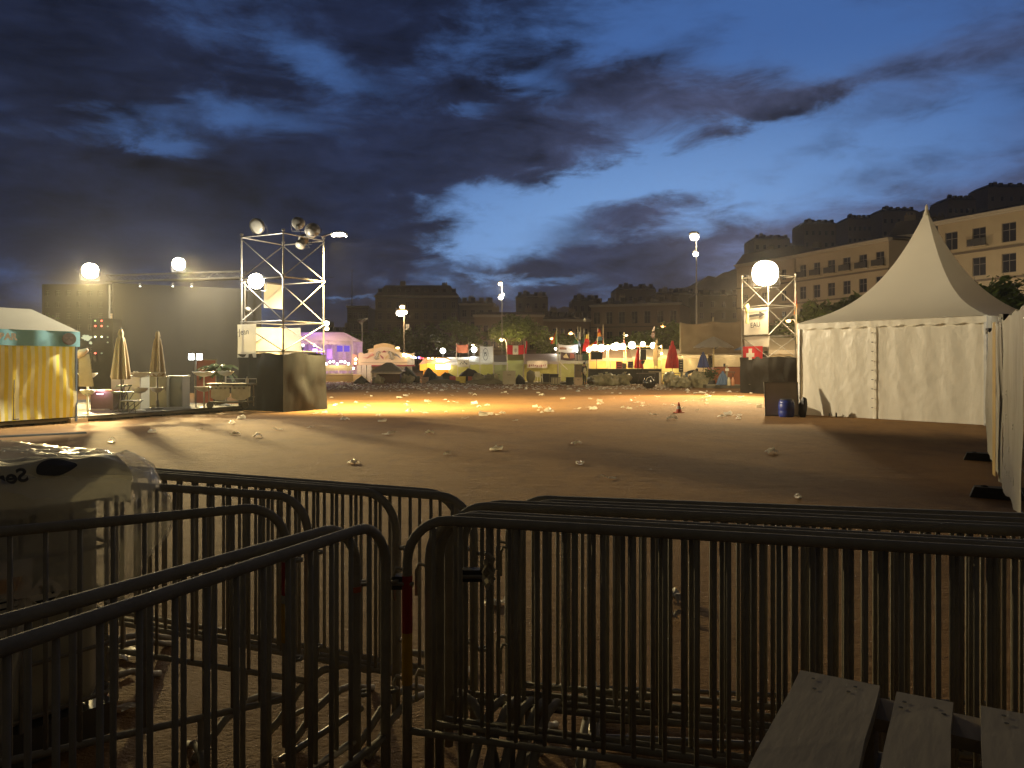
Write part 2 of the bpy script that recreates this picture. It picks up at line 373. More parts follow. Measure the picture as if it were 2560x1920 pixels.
# the long row on the right runs away from us to the left; its nearest house fills the edge of the frame
V = Vector((-.568, 1)).normalized()
def row(x, d): return Vector(((x - CX) / F * d, d))
b1 = row(2735, 84); a1 = row(2345, 101)
facade_building('large cream apartment house with dark balconies behind the pointed white tent', a1, b1, 20.2, 16, 5, 5, CREAM, 'cream rendered wall', win=(1.75, 2.35), balcony=((4, 1), (4, 3), (3, 0), (2, 3)), roof=(.5, .7))
a2 = row(1990, 128); b2 = row(2222, 110)
facade_building('beige apartment house with a long top balcony left of the pointed white tent', a2, b2, 19.6, 15, 5, 6, (.36, .30, .20), 'beige rendered wall', win=(1.55, 2.1), balcony=(4, 2), roof=(.5, .7))
facade_building('narrow setback house wing between the two big pale apartment houses', row(2226, 114), row(2350, 110), 20.4, 12, 5, 2, (.30, .25, .17), 'shaded rendered wall', roof=(2.2, .7), cornice=True)
facade_building('tall narrow beige house end behind the floodlight on the EAU tower', row(1842, 150), row(1985, 137), 20.8, 14, 5, 3, (.36, .28, .18), 'ochre rendered wall', roof=(2.0, .8))
facade_building('brown stone house with tall windows and attic windows behind the flags', row(1477, 186), row(1700, 178), 15.6, 16, 3, 7, (.25, .19, .13), 'brown stone wall', win=(1.5, 2.9), top=.4, roof=(1.2, 3.5), lit=())
facade_building('low brown house between the tree and the tall windowed house', row(1358, 176), row(1474, 178), 11.6, 12, 3, 6, (.20, .15, .10), 'brown rendered wall', win=(.95, 1.6), roof=(1.6, 2.2), cornice=True)
facade_building('pale house with small top windows behind the lit green tree', row(1186, 160), row(1358, 160), 11.6, 12, 3, 9, (.24, .20, .14), 'dim pale wall', win=(.95, 1.5), cornice=True, roof=(.6, .6), balcony=((2, 3), (2, 7)))
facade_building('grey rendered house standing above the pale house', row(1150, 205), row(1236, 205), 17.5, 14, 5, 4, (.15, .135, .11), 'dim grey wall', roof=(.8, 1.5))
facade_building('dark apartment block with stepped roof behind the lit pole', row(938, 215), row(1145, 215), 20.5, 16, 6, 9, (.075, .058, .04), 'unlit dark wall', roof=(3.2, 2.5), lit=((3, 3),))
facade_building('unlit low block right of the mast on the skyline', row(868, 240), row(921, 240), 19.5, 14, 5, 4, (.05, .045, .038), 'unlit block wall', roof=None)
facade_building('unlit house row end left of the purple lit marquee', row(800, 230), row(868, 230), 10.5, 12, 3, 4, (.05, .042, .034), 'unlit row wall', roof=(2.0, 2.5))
for i, (x0, x1, y, d, lab) in enumerate([(1290, 1370, 744, 260, 'flat topped far block left of the double chimney on the skyline'), (1430, 1500, 752, 262, 'small far block with square top above the brown stone house'), (1540, 1640, 724, 262, 'highest far block on the skyline behind the brown stone house'), (1640, 1740, 736, 250, 'far block with a flat roof near the tall light mast'), (1740, 1850, 740, 240, 'far block just left of the EAU tower')]):
    facade_building(lab, row(x0, d), row(x1, d), H0 + (HY - y) / F * d, 14, 6, 4, (.10, .085, .065), 'far dusk wall', roof=(1.0, 1.2), cornice=False)
for i, (x0, x1, y, d, lab) in enumerate([(1885, 1975, 598, 330, 'far hillside block above the narrow beige house'), (2010, 2090, 560, 330, 'far hillside block above the long balcony house'), (2120, 2180, 548, 340, 'small far hillside block left of the tent peak'), (2205, 2290, 528, 330, 'far hillside block just left of the tent peak'), (2370, 2440, 500, 320, 'far hillside block right of the tent peak'), (2470, 2590, 468, 320, 'highest far hillside block at the right edge')]):
    facade_building(lab, row(x0, d), row(x1, d), H0 + (HY - y) / F * d, 14, 12, 5, (.20, .165, .125), 'hillside wall', roof=(1.5, 2.0), cornice=False, ledge=False, skip=8)
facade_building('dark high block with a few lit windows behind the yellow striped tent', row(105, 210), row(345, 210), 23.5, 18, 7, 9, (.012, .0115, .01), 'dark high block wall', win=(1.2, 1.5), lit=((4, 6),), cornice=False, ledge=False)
# thin mast on the skyline
t = thing('radio_mast', 'thin lattice radio mast standing on the dark skyline block', 'mast', P(880, 908, 245) - Vector((0, 0, H0)))
MB().tube([(0, 0, 0), (0, 0, 32)], [.35, .08], 5).build('pole', M_dark, t)
MB().box((0, 0, 24), (1.8, .1, .1)).box((0, 0, 21), (2.4, .1, .1)).box((0, 0, 18), (2.4, .1, .1)).build('antenna', M_dark, t)

# ---------------------------------------------------------------- trees
def tree(name, label, loc, h, cr, ch, col, n=2600, leaf=.45, group=None, seed=1):
    rnd = random.Random(seed); t = thing(name, label, 'tree', loc, rnd.random() * 6, group)
    tb = MB(); tb.tube([(0, 0, 0), (.1, .05, h * .25), (-.05, .1, h * .5), (.1, 0, h * .8)], [h * .035, h * .026, h * .018, h * .006], 8)
    cl = []
    for k in range(30):
        a = rnd.random() * 6.283; el_ = rnd.uniform(-.5, 1.45); rr = rnd.uniform(.45, .95)
        c = Vector((math.cos(a) * math.cos(el_) * cr * rr, math.sin(a) * math.cos(el_) * cr * rr, h - ch / 2 + math.sin(el_) * ch / 2 * rr)); cl.append((c, rnd.uniform(.16, .36) * cr))
        if k < 12: tb.tube([(0, 0, h * .4), c * .5 + Vector((0, 0, h * .22)), c], [h * .012, h * .008, h * .003], 5)
    tb.build('trunk', mat('tree bark', (.07, .05, .035), .9, 0, .3, 5), t)
    lb = MB()
    for k in range(n):
        c, r = cl[rnd.randrange(len(cl))]
        d = Vector((rnd.gauss(0, 1), rnd.gauss(0, 1), rnd.gauss(0, .8))).normalized() * (r * rnd.uniform(.5, 1.08)); p = c + d; s = leaf * rnd.uniform(.5, 1.1)
        u = Vector((rnd.gauss(0, 1), rnd.gauss(0, 1), rnd.gauss(0, .6))).normalized(); w = u.orthogonal().normalized() * s * .6; u = u * s
        lb.cur = 0 if rnd.random() < .6 else 1; lb.poly([p - u, p + w * .8, p + u, p - w * .8])
    lb.build('crown', [mat('leaves ' + name, col, .6, 0, .3, .8, trans=.25), mat('young leaves ' + name, tuple(min(1, c * 1.6) for c in col), .6, 0, .3, .8, trans=.3)], t, recalc=False)
    return t
GR = (.055, .085, .025)
def gat(x, d): return ((x - CX) / F * d, d, 0)
tree('street_tree', 'bright green tree lit from below in front of the pale house', gat(1283, 128), 9.6, 5.0, 7.4, (.085, .13, .03), 4200, .42, seed=3)
TG = 'dark street trees round the square'
for i, (x, d, h, cr, lab) in enumerate([
    (1150, 140, 9.5, 5.5, 'dim tree between the dark block and the lit green tree'), (1070, 150, 8.5, 5.5, 'dark tree above the fairground stalls left of the white lamps'), (1000, 150, 8.0, 5.5, 'dark tree right behind the lit lamp pole'),
    (1390, 140, 7.0, 4.6, 'dark tree behind the green and red flag'), (1455, 150, 6.8, 4.6, 'dark tree behind the dense bunch of flags'), (1540, 140, 6.4, 4.8, 'low dark tree behind the string lights'), (1610, 130, 6.6, 4.6, 'low tree between the string lights and the brown screen'),
    (1690, 110, 7.2, 4.4, 'tree beside the left edge of the brown screen'), (1940, 85, 7.0, 3.6, 'dark tree seen through the right side of the EAU tower'), (2045, 78, 7.6, 3.6, 'big dark tree left of the pointed white tent'), (2130, 80, 8.6, 3.4, 'tree behind the left slope of the pointed tent roof'),
    (2480, 62, 8.2, 3.4, 'dark tree before the cream house right of the tent peak'), (2620, 60, 9.4, 4.2, 'tree at the right edge in front of the cream house')]):
    tree('street_tree', lab, gat(x, d), h, cr, h * .78, (.035, .05, .02) if x < 1900 else (.045, .06, .022), 2200, .42, TG, seed=20 + i)
for i, (x, d, h, cr, lab) in enumerate([(60, 120, 9, 6, 'dark tree mass behind the yellow striped tent'), (930, 150, 7.5, 5.0, 'dark tree above the fairground facade'), (860, 150, 7.0, 5.0, 'dark tree right of the purple marquee')]):
    tree('street_tree', lab, gat(x, d), h, cr, h * .78, (.03, .04, .018), 1800, .45, TG, seed=50 + i)
# ---------------------------------------------------------------- floodlights, lamp poles
def flood_mesh_parts(t, w, h, d, gm, off=(0, 0, 0), rot=None):
    """housing points to local -Y"""
    M = rot.to_matrix() if rot else Matrix.Identity(3); off = Vector(off)
    def X(p): return M @ Vector(p) + off
    ax = X((0, 1, 0)) - X((0, 0, 0)); r = (w + h) / 4
    b = MB(); b.lathe([(r, -.03), (r * 1.03, 0), (r * .92, d * .45), (r * .5, d * .9), (r * .3, d), (0, d)], X((0, 0, 0)), 20, axis=ax)
    for k in range(4): b.box(X((0, d + .03, (k - 1.5) * r * .22)), (r * .5, .08, .02))
    b.build('housing', mat('lamp housing', (.16, .15, .13), .5, .5), t, True)
    g = MB(); g.lathe([(r * .97, 0), (r * .9, -.03), (r * .55, -.07), (0, -.085)], X((0, 0, 0)), 20, axis=ax); g.build('lens', gm, t, True, recalc=False)
    k = MB(); k.tube([X((-w / 2 - .03, d * .4, 0)), X((-w / 2 - .03, d * .4, -h / 2 - .08)), X((w / 2 + .03, d * .4, -h / 2 - .08)), X((w / 2 + .03, d * .4, 0))], .014, 5)
    k.build('bracket', M_black, t)
def floodlight(label, loc, face, w=.6, h=.5, on=True, heads=1, group=None, gm=None, tilt=0.0):
    loc = Vector(loc); v = Vector(face) - loc; rz = math.atan2(v.y, v.x) + math.pi / 2
    t = thing('floodlight', label, 'floodlight', loc, rz, group)
    from mathutils import Euler
    pos = [(0, 0, 0)] if heads == 1 else ([(-w * .6, 0, 0), (w * .6, 0, 0)] if heads == 2 else [(s * w * .06, .03 * s, q * h * .06) for q in (-1, 1) for s in (-1, 1)])
    for i, p in enumerate(pos): flood_mesh_parts(t, w, h, .3, (gm or E_flood) if on else mat('unlit lens', (.20, .19, .16), .35), p, Euler((tilt, 0, (i % 2 - .5) * .25 if heads > 1 else 0)))
    return t
TC = P(708, 900, 27.4).to_2d()                        # centre of the near scaffold tower
camv = Vector((0, 3, 1.5))
LD = P(831, 584, 28.0)
# ---------------------------------------------------------------- scaffold towers
def scaffold(label, c, az_, side, zs, top, skirt_label, skirt_h=2.0, skirt_d=.10):
    """square tube tower standing on one corner towards us"""
    t = thing('scaffold_tower', label, 'scaffold tower', (c[0], c[1], 0), az_)
    h = side / math.sqrt(2); cor = [(0, -h), (h, 0), (0, h), (-h, 0)]
    for x, y in cor:
        MB().tube([(x, y, 0), (x, y, top)], .027, 8).build('post', M_galv, t, True)
        q = MB()
        for z in zs + [top]: q.lathe([(.027, -.04), (.06, -.03), (.06, .03), (.027, .04)], (x, y, z), 8)
        q.box((x, y, .01), (.16, .16, .02)).build('coupler', M_galv, t)
    for z in zs + [top - .1]:
        for i in range(4):
            a, b = cor[i], cor[(i + 1) % 4]; MB().tube([(a[0], a[1], z), (b[0], b[1], z)], .024, 6).build('ledger', M_galv, t, True)
    lv = zs + [top - .1]
    for k in range(len(lv) - 1):
        z0, z1 = lv[k] + .03, lv[k + 1] - .05
        if z0 < skirt_h - .9: continue
        for i in range(4):
            a, b = cor[i], cor[(i + 1) % 4]; o = 0.03
            near = i in (0, 3)
            if i == 0: p, q = (a, z0), (b, z1)
            elif i == 3: p, q = (b, z0), (a, z1)
            elif i == 1: p, q = (b, z1), (a, z0)
            else: p, q = (a, z1), (b, z0)
            n_ = Vector(((a[0] + b[0]), (a[1] + b[1]), 0)).normalized() * .035
            MB().tube([Vector((*p[0], p[1])) + n_, Vector((*q[0], q[1])) + n_], .02, 6).build('brace', M_galv, t, True)
    # cloth round the foot
    s = MB(); hh = h + skirt_d; cs = [(-hh, 0), (0, -hh), (hh, 0), (0, hh), (-hh, 0)]
    def fn(u, v):
        k = min(3, int(u * 4)); f = u * 4 - k; x = cs[k][0] * (1 - f) + cs[k + 1][0] * f; y = cs[k][1] * (1 - f) + cs[k + 1][1] * f
        w = (nz3(u * 11, v * 2.2, 1) * .20 + nz3(u * 30, v * 2, 5) * .06 + abs(nz3(u * 9 + v, v * 2.5 - u * 4, 7)) * .10) * (.3 + .7 * math.sin(math.pi * f)); r = math.hypot(x, y)
        sag = .10 * nz3(u * 9, 0, 9) + .05 * math.sin(u * 25)
        return (x * (1 + w / r), y * (1 + w / r), .01 + (skirt_h + sag * v) * v)
    s.grid(fn, 96, 14).build('skirt', mat('black shade cloth', (.014, .0135, .012), .85, 0, .3, 2, .3, 120), t, True, recalc=False)
    return t
t1az = -math.atan2(TC.x, TC.y)
scaffold('tall square scaffold tower with black cloth round its foot and a lit banner inside', TC, t1az, 2.0, [.5, 2.09, 3.13, 4.66], 6.25, '')
T2 = P(1921, 900, 42.6).to_2d(); t2az = -math.atan2(T2.x, T2.y)
scaffold('scaffold tower carrying the EAU sign and the brightest floodlight', T2, t2az, 2.0, [.5, 2.0, 3.2, 4.84], 6.6, '')
def hang(name, label, cat, a, b, z0, z1, mats, amp=.04, nu=14, nv=10, group=None, seed=0., kidfn=None, lean=0.0):
    """cloth between ground points a and b, from z1 down to z0; local x along it, z up"""
    a, b = Vector((a[0], a[1], 0)), Vector((b[0], b[1], 0)); L = (b - a).length; rz = math.atan2(b.y - a.y, b.x - a.x)
    t = thing(name, label, cat, (a.x, a.y, z0), rz, group); H = z1 - z0
    MB().grid(lambda u, v: (u * L, amp * 2 * nz3(u * L * 1.3, v * H * .9, seed) + amp * .6 * math.sin(u * L * 5 + seed) * (1 - v) + lean * (1 - v), v * H), nu, nv).build('cloth', mats, t, True, recalc=False)
    return t, L, H
def loc_t(c, az_, x, y): q = Matrix.Rotation(az_, 2) @ Vector((x, y)); return Vector((c[0] + q.x, c[1] + q.y))
hD = 2.0 / math.sqrt(2)
K1 = [loc_t(TC, t1az, *p) for p in ((-hD, 0), (0, -hD), (hD, 0), (0, hD))]      # left, near, right, far corners
K2 = [loc_t(T2, t2az, *p) for p in ((-hD, 0), (0, -hD), (hD, 0), (0, hD))]
M_ban = mat('white banner cloth', (.72, .70, .62), .6, 0, .05, 2, .15, 8, trans=.35)
M_ink = mat('dark print', (.03, .03, .035), .6); M_red = mat('red cloth', (.55, .02, .03), .6, 0, .1, 3, trans=.25)
# white panel behind the left floodlight
bl = K1[0].lerp(K1[3], .52); hang('banner', 'blank white banner glowing behind the floodlight inside the tower', 'banner', bl, K1[3], 3.72, 4.62, M_ban, .015)
# banner with the half hidden name
q0, q1 = K1[0] + (K1[0] - TC).normalized() * .14, K1[0].lerp(K1[1], .36) + (K1[1] - TC).normalized() * .16
t, L, H = hang('banner', 'pale banner reading Jean hanging from the lower left of the tower', 'banner', q0, q1, 1.88, 3.05, M_ban, .015, seed=3)
text('lettering', 't·Jean', .30, M_ink, t, (L * .40, -.12, H * .76), (R(90), R(-3), 0))
q2 = K1[0].lerp(K1[3], .2); t, L, H = hang('canvas', 'cream canvas sheet hung inside the lower bay of the tower', 'canvas', q2, K1[3], 1.7, 3.0, mat('cream canvas', (.62, .52, .38), .7, 0, .12, 2, trans=.35), .05)
q3 = K1[3].lerp(K1[2], .45); t, L, H = hang('canvas', 'grey sheet tied behind the near corner post of the tower', 'canvas', K1[3], q3, 1.8, 3.0, mat('grey sheet', (.38, .37, .33), .7, 0, .12, 2, trans=.3), .05, seed=4)
# lights on the near tower
floodlight('lit floodlight glaring against the white banner inside the tower', P(640, 703, 27.0), (-1, 0, 1.6), .62, .5)
lamp('banner_floodlight', 'POINT', P(646, 703, 26.75), 1000, WHITE, size=.12)
lamp('banner_floodlight', 'SPOT', P(632, 704, 26.6), 15000, (1, .88, .60), size=.2, target=(-12.9, 19.8, 1.4), cone=48, blend=.6)
td = thing('floodlight', 'oval lit lamp on an arm at the top right of the tower', 'floodlight', P(803, 592, 27.4), 0)
MB().tube([(0, 0, 0), (.3, .1, .12), (.42, .15, .14)], .025, 6).build('arm', M_galv, td)
o = MB().blob((.62, .2, .13), (.30, .2, .12), 0, 1, 12, 8, flat=False).build('housing', mat('lamp housing', (.16, .15, .13), .5, .5), td, True)
MB().add([(.62 + .28 * math.cos(a), .2 - .05 + .19 * math.sin(a), .045 + .0 * math.cos(a)) for a in [k * math.pi / 8 for k in range(16)]], [tuple(range(16))]).build('lens', E_flood, td, recalc=False)
MB().blob((.62, .1, .10), (.24, .14, .075), 0, 1, 12, 8, flat=False).build('bowl', E_flood, td, True)
lamp('tower_floodlight', 'SPOT', P(831, 584, 27.2) - Vector((0, 0, .25)), 30000, (1, .76, .33), size=.2, target=(-4.6, 30.6, 0), cone=124, blend=1.0)
floodlight('round brown unlit lamp on the top left corner of the tower', P(641, 566, 27.6), (-20, 0, 5), .62, .55, on=False, tilt=.4)
floodlight('dark unlit lamp pointing up above the tower top', P(746, 556, 28.2), (-10, 60, 2), .46, .5, on=False, tilt=-.9)
floodlight('wide dark unlit lamp on the top right corner of the tower', P(782, 577, 27.6), (0, 60, 2), .75, .38, on=False, tilt=.3)
floodlight('pale horn shaped unlit lamp hanging under the tower top', P(758, 600, 27.8), (-10, 10, 0), .42, .34, on=False, tilt=.6)
floodlight('lower pale unlit lamp hanging under the tower top', P(750, 614, 27.6), (-14, 10, 0), .42, .3, on=False, tilt=.9)
floodlight('small round lamp clamped to the left post of the tower', P(619, 774, 27.3), (-10, 0, 0), .2, .2, on=False)
# ---- right tower lamps
floodlight('cluster of four blazing floodlights on the EAU tower', P(1913, 683, 42.0), (0, 0, 3), 1.3, 1.25, heads=4)
lamp('tower_floodlight', 'SPOT', P(1913, 683, 41.2), 34000, (1, .68, .31), size=.4, target=(8.2, 35, 0), cone=74, blend=1.0)
lamp('tower_glow', 'POINT', P(1913, 700, 40.7), 3600, (1, .76, .42), size=.4)
t, L, H = hang('banner', 'white banner with a black arrow and the word EAU on the right tower', 'banner', K2[0].lerp(K2[1], .10) + Vector((-.06, -.10)), K2[1] + Vector((-.04, -.10)), 3.26, 4.72, M_ban, .012, seed=5)
text('lettering', 'EAU', .40, M_ink, t, (L * .50, -.05, H * .36), (R(90), R(-3), 0), bold=.004)
ar = MB(); y = -.05
ar.prism([(L * .20, y, H * .66), (L * .66, y, H * .70), (L * .66, y, H * .63), (L * .9, y, H * .745), (L * .67, y, H * .86), (L * .665, y, H * .79), (L * .20, y, H * .75)], (0, 1, 0), .01); ar.build('arrow', M_ink, t)
MB().box((L * .5, -.045, H * .93), (L * .92, .012, .09), M=Matrix.Rotation(R(-3), 3, 'Y')).build('stripe', mat('pinkish print', (.5, .36, .3), .7), t)
hang('canvas', 'blank white sheet under the EAU banner', 'canvas', K2[0] + Vector((.1, -.12)), K2[1] + Vector((0, -.12)), 2.58, 3.15, M_ban, .03, seed=8)
t, L, H = hang('flag', 'red flag with a white cross on the right tower', 'flag', K2[0] + Vector((0, -.15)), K2[0].lerp(K2[1], .75) + Vector((0, -.15)), 1.93, 2.62, M_red, .02, seed=9)
MB().box((L * .42, -.05, H * .36), (.24, .012, .62)).box((L * .42, -.054, H * .30), (.60, .012, .22)).build('cross', mat('white cross cloth', (.7, .68, .6), .7), t)
ft = thing('feather_banner', 'folded yellow banner strapped beside the EAU sign', 'banner', P(1868, 806, 41.6))
MB().blob((0, 0, .75), (.12, .1, .28), .2, 2, 8, 8, False).tube([(0, 0, -.05), (.02, 0, .5)], [.10, .07], 8).build('cloth', mat('pale yellow cloth', (.55, .55, .22), .7, trans=.2), ft, True); MB().tube([(.06, 0, -.1), (.06, 0, .9)], .02, 5).build('pole', M_dark, ft)
# ---- floodlights on the far left truss
floodlight('leftmost pair of blazing floodlights above the long dark truss', P(226, 677, 38.5), camv, .72, .68, heads=4)
floodlight('second set of blazing floodlights above the long dark truss', P(447, 660, 41.0), camv, .62, .58, heads=4)
lamp('stage_floodlight', 'SPOT', P(226, 677, 37.9), 46000, (1, .76, .33), size=.4, target=(-11.5, 21.5, 0), cone=31, blend=1)
lamp('stage_glow', 'POINT', P(226, 677, 37.7), 2200, (1, .86, .6), size=.4); lamp('stage_glow', 'POINT', P(447, 660, 40.2), 2200, (1, .9, .7), size=.4)
lamp('stage_floodlight', 'SPOT', P(447, 660, 40.4), 34000, (1, .75, .31), size=.4, target=(-4.5, 22, 0), cone=30, blend=1)
lamp('tower_floodlight', 'SPOT', P(831, 584, 26.9) - Vector((0, 0, .3)), 15500, (1, .81, .52), size=.12, target=(11.6, 21.8, 2.6), cone=38, blend=.7)
M_trs = mat('dull truss tube', (.04, .037, .03), .6, .3)
# ---- truss and the dark stage hall under it
def truss(label, a, b, w=.35):
    a, b = Vector(a), Vector(b); d = b - a; L = d.length; t = thing('truss', label, 'truss', a, math.atan2(d.y, d.x))
    for y, z in ((-w / 2, 0), (w / 2, 0), (-w / 2, w), (w / 2, w)): MB().tube([(0, y, z), (L, y, z)], .025, 5).build('chord', M_trs, t)
    m = MB(); n = int(L / w / 1.2)
    for k in range(n):
        x0, x1 = L * k / n, L * (k + 1) / n
        for y in (-w / 2, w / 2): m.tube([(x0, y, 0 if k % 2 else w), (x1, y, w if k % 2 else 0)], .012, 4, False)
        m.tube([(x0, -w / 2, w), (x0, w / 2, w)], .012, 4, False)
    m.build('lattice', M_trs, t); return t
ta, tb_ = P(270, 704, 43.5), P(612, 722, 41.5)
truss('long horizontal lighting truss running left of the scaffold tower', ta, tb_)
MBk = mat('dark stage scrim', (.016, .0145, .012), .95, 0, .15, .5)
hall = thing('stage_backdrop', 'wide dark fabric backdrop hanging under the long truss', 'backdrop', (ta.x, ta.y + .5, 0), math.atan2(tb_.y - ta.y, tb_.x - ta.x))
LH = (tb_ - ta).length
MB().grid(lambda u, v: (u * (LH + .8), .10 * nz3(u * 7, v * 1.5, 2), v * (ta.z - .02 + (tb_.z - ta.z) * u)), 90, 8).build('cloth', MBk, hall, True, recalc=False)
MB().grid(lambda u, v: (-.02 + .1 * nz3(u * 8, v * 3, 6), u * 9, v * ta.z), 30, 6).build('side_cloth', MBk, hall, True, recalc=False)
MB().grid(lambda u, v: (u * (LH + .8), v * 9, ta.z + .05 + v * 1.0 + .1 * nz3(u * 9, v * 5, 3)), 30, 6).build('roof_cloth', MBk, hall, True, recalc=False)
for x in (0, LH): MB().tube([(x, -.25, 0), (x, -.25, 6.2)], .06, 6).build('post', M_galv, hall)
for px_, lab in ((350, 'small work lamp clipped to the truss below the second floodlights'), (432, 'bright small work lamp on the truss'), (479, 'small work lamp on the truss near the scaffold tower')):
    t = thing('work_lamp', lab, 'lamp', P(px_, 716, 42.4)); MB().lathe([(0, .0), (.07, .02), (.09, .16), (.03, .2)], n=8).build('shade', M_dark, t); MB().lathe([(0, -.02), (.05, 0), (0, .02)], n=8).build('bulb', E_cool, t)
# ---- lamp poles over the square
def lamp_pole(label, x, yb, heads, d, armcol=E_flood, spots=(), on=True, rpole=.09):
    b = P(x, HY, d); b.z = 0; t = thing('lamp_pole', label, 'lamp pole', b)
    ztop = H0 + (HY - min(h_[1] for h_ in heads)) / F * d
    MB().tube([(0, 0, 0), (0, 0, .9), (0, 0, 1.0), (0, 0, ztop)], [rpole * 1.5, rpole * 1.5, rpole, rpole * .55], 8).build('pole', M_galv, t, True)
    for hx, hy, r, kind in heads:
        p = P(hx, hy, d) - b; s = 1 if p.x >= 0 else -1
        MB().tube([(0, 0, p.z - .25), (p.x * .6, -.05, p.z - .1), (p.x, -.1, p.z)], .05, 5).build('arm', M_galv, t)
        MB().blob((p.x, -.05, p.z + r * .75), (r * 1.25, r, r * .6), 0, 1, 10, 6, False).build('lamp_head', mat('lamp housing', (.16, .15, .13), .5, .5), t, True)
        if kind: MB().blob((p.x, -.16, p.z), (r, r * .9, r * .8), 0, 1, 10, 8, False).build('lens', kind, t, True)
    return t
lamp_pole('tallest light pole with two glowing heads left of the EAU tower', 1741, 812, [(1735, 593, .42, E_flood), (1738, 636, .25, E_flood)], 72)
lamp('street_and_fill_light', 'POINT', P(1735, 597, 71.5), 1500, (1, .75, .45), size=.3)
lamp_pole('slim light pole with glowing heads above the pale house roof', 1255, 790, [(1251, 710, .30, E_warm), (1252, 744, .34, E_flood), (1257, 737, .22, E_cool)], 108)
lamp('street_and_fill_light', 'POINT', P(1252, 720, 107), 1800, (1, .8, .5), size=.3)
lamp_pole('light pole with orange glowing heads behind the fairground facade', 1010, 884, [(1006, 768, .30, E_warm), (1001, 783, .48, E_flood), (1012, 781, .34, E_warm)], 92)
lamp('street_and_fill_light', 'POINT', P(1005, 790, 91), 1300, SODIUM, size=.3)
lamp_pole('unlit grey light pole beside the fairground facade', 905, 940, [(903, 806, .3, None), (914, 801, .22, None), (899, 806, .2, None)], 76)
lamp_pole('short lamp with stacked glowing heads over the purple marquee', 817, 830, [(816, 808, .34, E_flood), (818, 822, .24, E_warm)], 84)
def street_lamp(label, x, y, d, col, em, e=500, r=.3):
    b = P(x, HY, d); b.z = 0; z = H0 + (HY - y) / F * d; t = thing('street_lamp', label, 'street lamp', b + Vector((.8, 0, 0)))
    MB().tube([(0, 0, 0), (0, 0, z * .9), (-.3, 0, z + .12), (-.8, 0, z + .1)], [.09, .06, .05, .04], 6).build('pole', M_dark, t)
    MB().blob((-.8, 0, z + .08), (r * 1.2, r * .8, r * .3), 0, 1, 8, 6, False).build('lamp_head', mat('lamp housing', (.16, .15, .13), .5, .5), t)
    MB().blob((-.8, 0, z - .02), (r, r * .75, r * .7), 0, 1, 10, 6, False).build('bulb', em, t, True)
    if e: lamp('street_and_fill_light', 'POINT', (b.x, b.y - .4, z - .35), e, col, size=.3)
street_lamp('orange street lamp just left of the green and red flag', 1380, 846, 125, SODIUM, E_orange, 800, .33)
street_lamp('orange street lamp left of the blue and green flag', 1427, 833, 130, SODIUM, E_orange, 800, .36)
street_lamp('bright orange street lamp right of the tall feather banner', 1658, 814, 120, SODIUM, E_orange, 1300, .4)
street_lamp('orange street lamp just above the brown screen', 1754, 816, 100, SODIUM, E_orange, 1500, .3)
street_lamp('small pale street lamp above the string lights', 1566, 838, 140, SODIUM, E_warm, 0, .26)
street_lamp('yellow street lamp in the lit green tree', 1254, 849, 120, SODIUM, E_warm, 4500, .28)
street_lamp('street lamp between the EAU tower and the white tent', 1971, 802, 70, SODIUM, E_orange, 1800, .22)
street_lamp('dim lamp behind the fairground facade', 994, 869, 100, SODIUM, E_warm, 0, .22)
street_lamp('small amber street lamp left of the round emblem banner', 1182, 862, 120, SODIUM, E_warm, 300, .22)
# added lights with no lamp behind them, to brighten the big house fronts
lamp('street_and_fill_light', 'POINT', (52, 84, 9), 2500, (1, .78, .50), size=.4); lamp('street_and_fill_light', 'POINT', (38, 103, 9), 2500, (1, .78, .50), size=.4)
# ---------------------------------------------------------------- white pointed tent on the right
TL, TR = G(1999, 1037), G(2465, 1064); nrm = Vector((-(TR - TL).y, (TR - TL).x, 0)).normalized(); SD = (TR - TL).length
tent = thing('pagoda_tent', 'large white tent with a tall pointed roof and closed vinyl walls', 'tent', TL, math.atan2((TR - TL).y, (TR - TL).x))
EV = 2.97; PK = 6.6; M_tent = mat('cream tent vinyl', (.80, .76, .64), .30, 0, .04, 1.2, .55, 7, trans=.36, stretch=(1, 1, .5))
M_roof = mat('cream tent roof', (.78, .75, .65), .5, 0, .04, 1, trans=.45)
apx = Vector((SD / 2 + .05, SD / 2, PK))
def roof_face(a, b):
    a, b = Vector((*a, EV)), Vector((*b, EV))
    def fn(u, v):
        e = a.lerp(b, u); k = v; r = (1 - k); s_ = .06 * math.sin(math.pi * u) * k * 0
        q = e.lerp(Vector((apx.x, apx.y, EV)), 1 - (r ** 1.0)); z = EV + (PK - EV) * (k ** 1.0) ; 
        # concave sweep: radius shrinks quickly at first, height rises late
        zz_ = EV + (PK - EV) * (.30 * k + .70 * k ** 3); q.z = zz_ - .04 * math.sin(math.pi * u) * math.sin(math.pi * k); return q
    MB().grid(fn, 20, 28).build('roof', M_roof, tent, True, recalc=False)
E0 = .06
roof_face((-E0, -E0), (SD + E0, -E0)); roof_face((SD + E0, -E0), (SD + E0, SD + E0)); roof_face((SD + E0, SD + E0), (-E0, SD + E0)); roof_face((-E0, SD + E0), (-E0, -E0))
def wall_fn(L, seed, amp=.05):
    def fn(u, v):
        x = u * L; z = v * (EV - .02)
        w = amp * .3 * nz3(x * .9, z * .35, seed) + .014 * nz3(x * 4 + z * 1.5, z * 1.1, seed + 4) + .012 * abs(nz3(x * 3.6 - z * 2.4, z * 1.4 + x, seed + 14)) * min(1, abs(nz3(x * .5, z * .5, 40)) * 4) + .010 * abs(nz3((x + z * .7) * 2.2, (z - x) * .8, seed + 9)) + .008 * math.sin(x * 9 + seed)
        return (x, w, z + .015)
    return fn
MB().grid(wall_fn(SD, 1.3), 110, 60).build('wall', M_tent, tent, True, recalc=False)
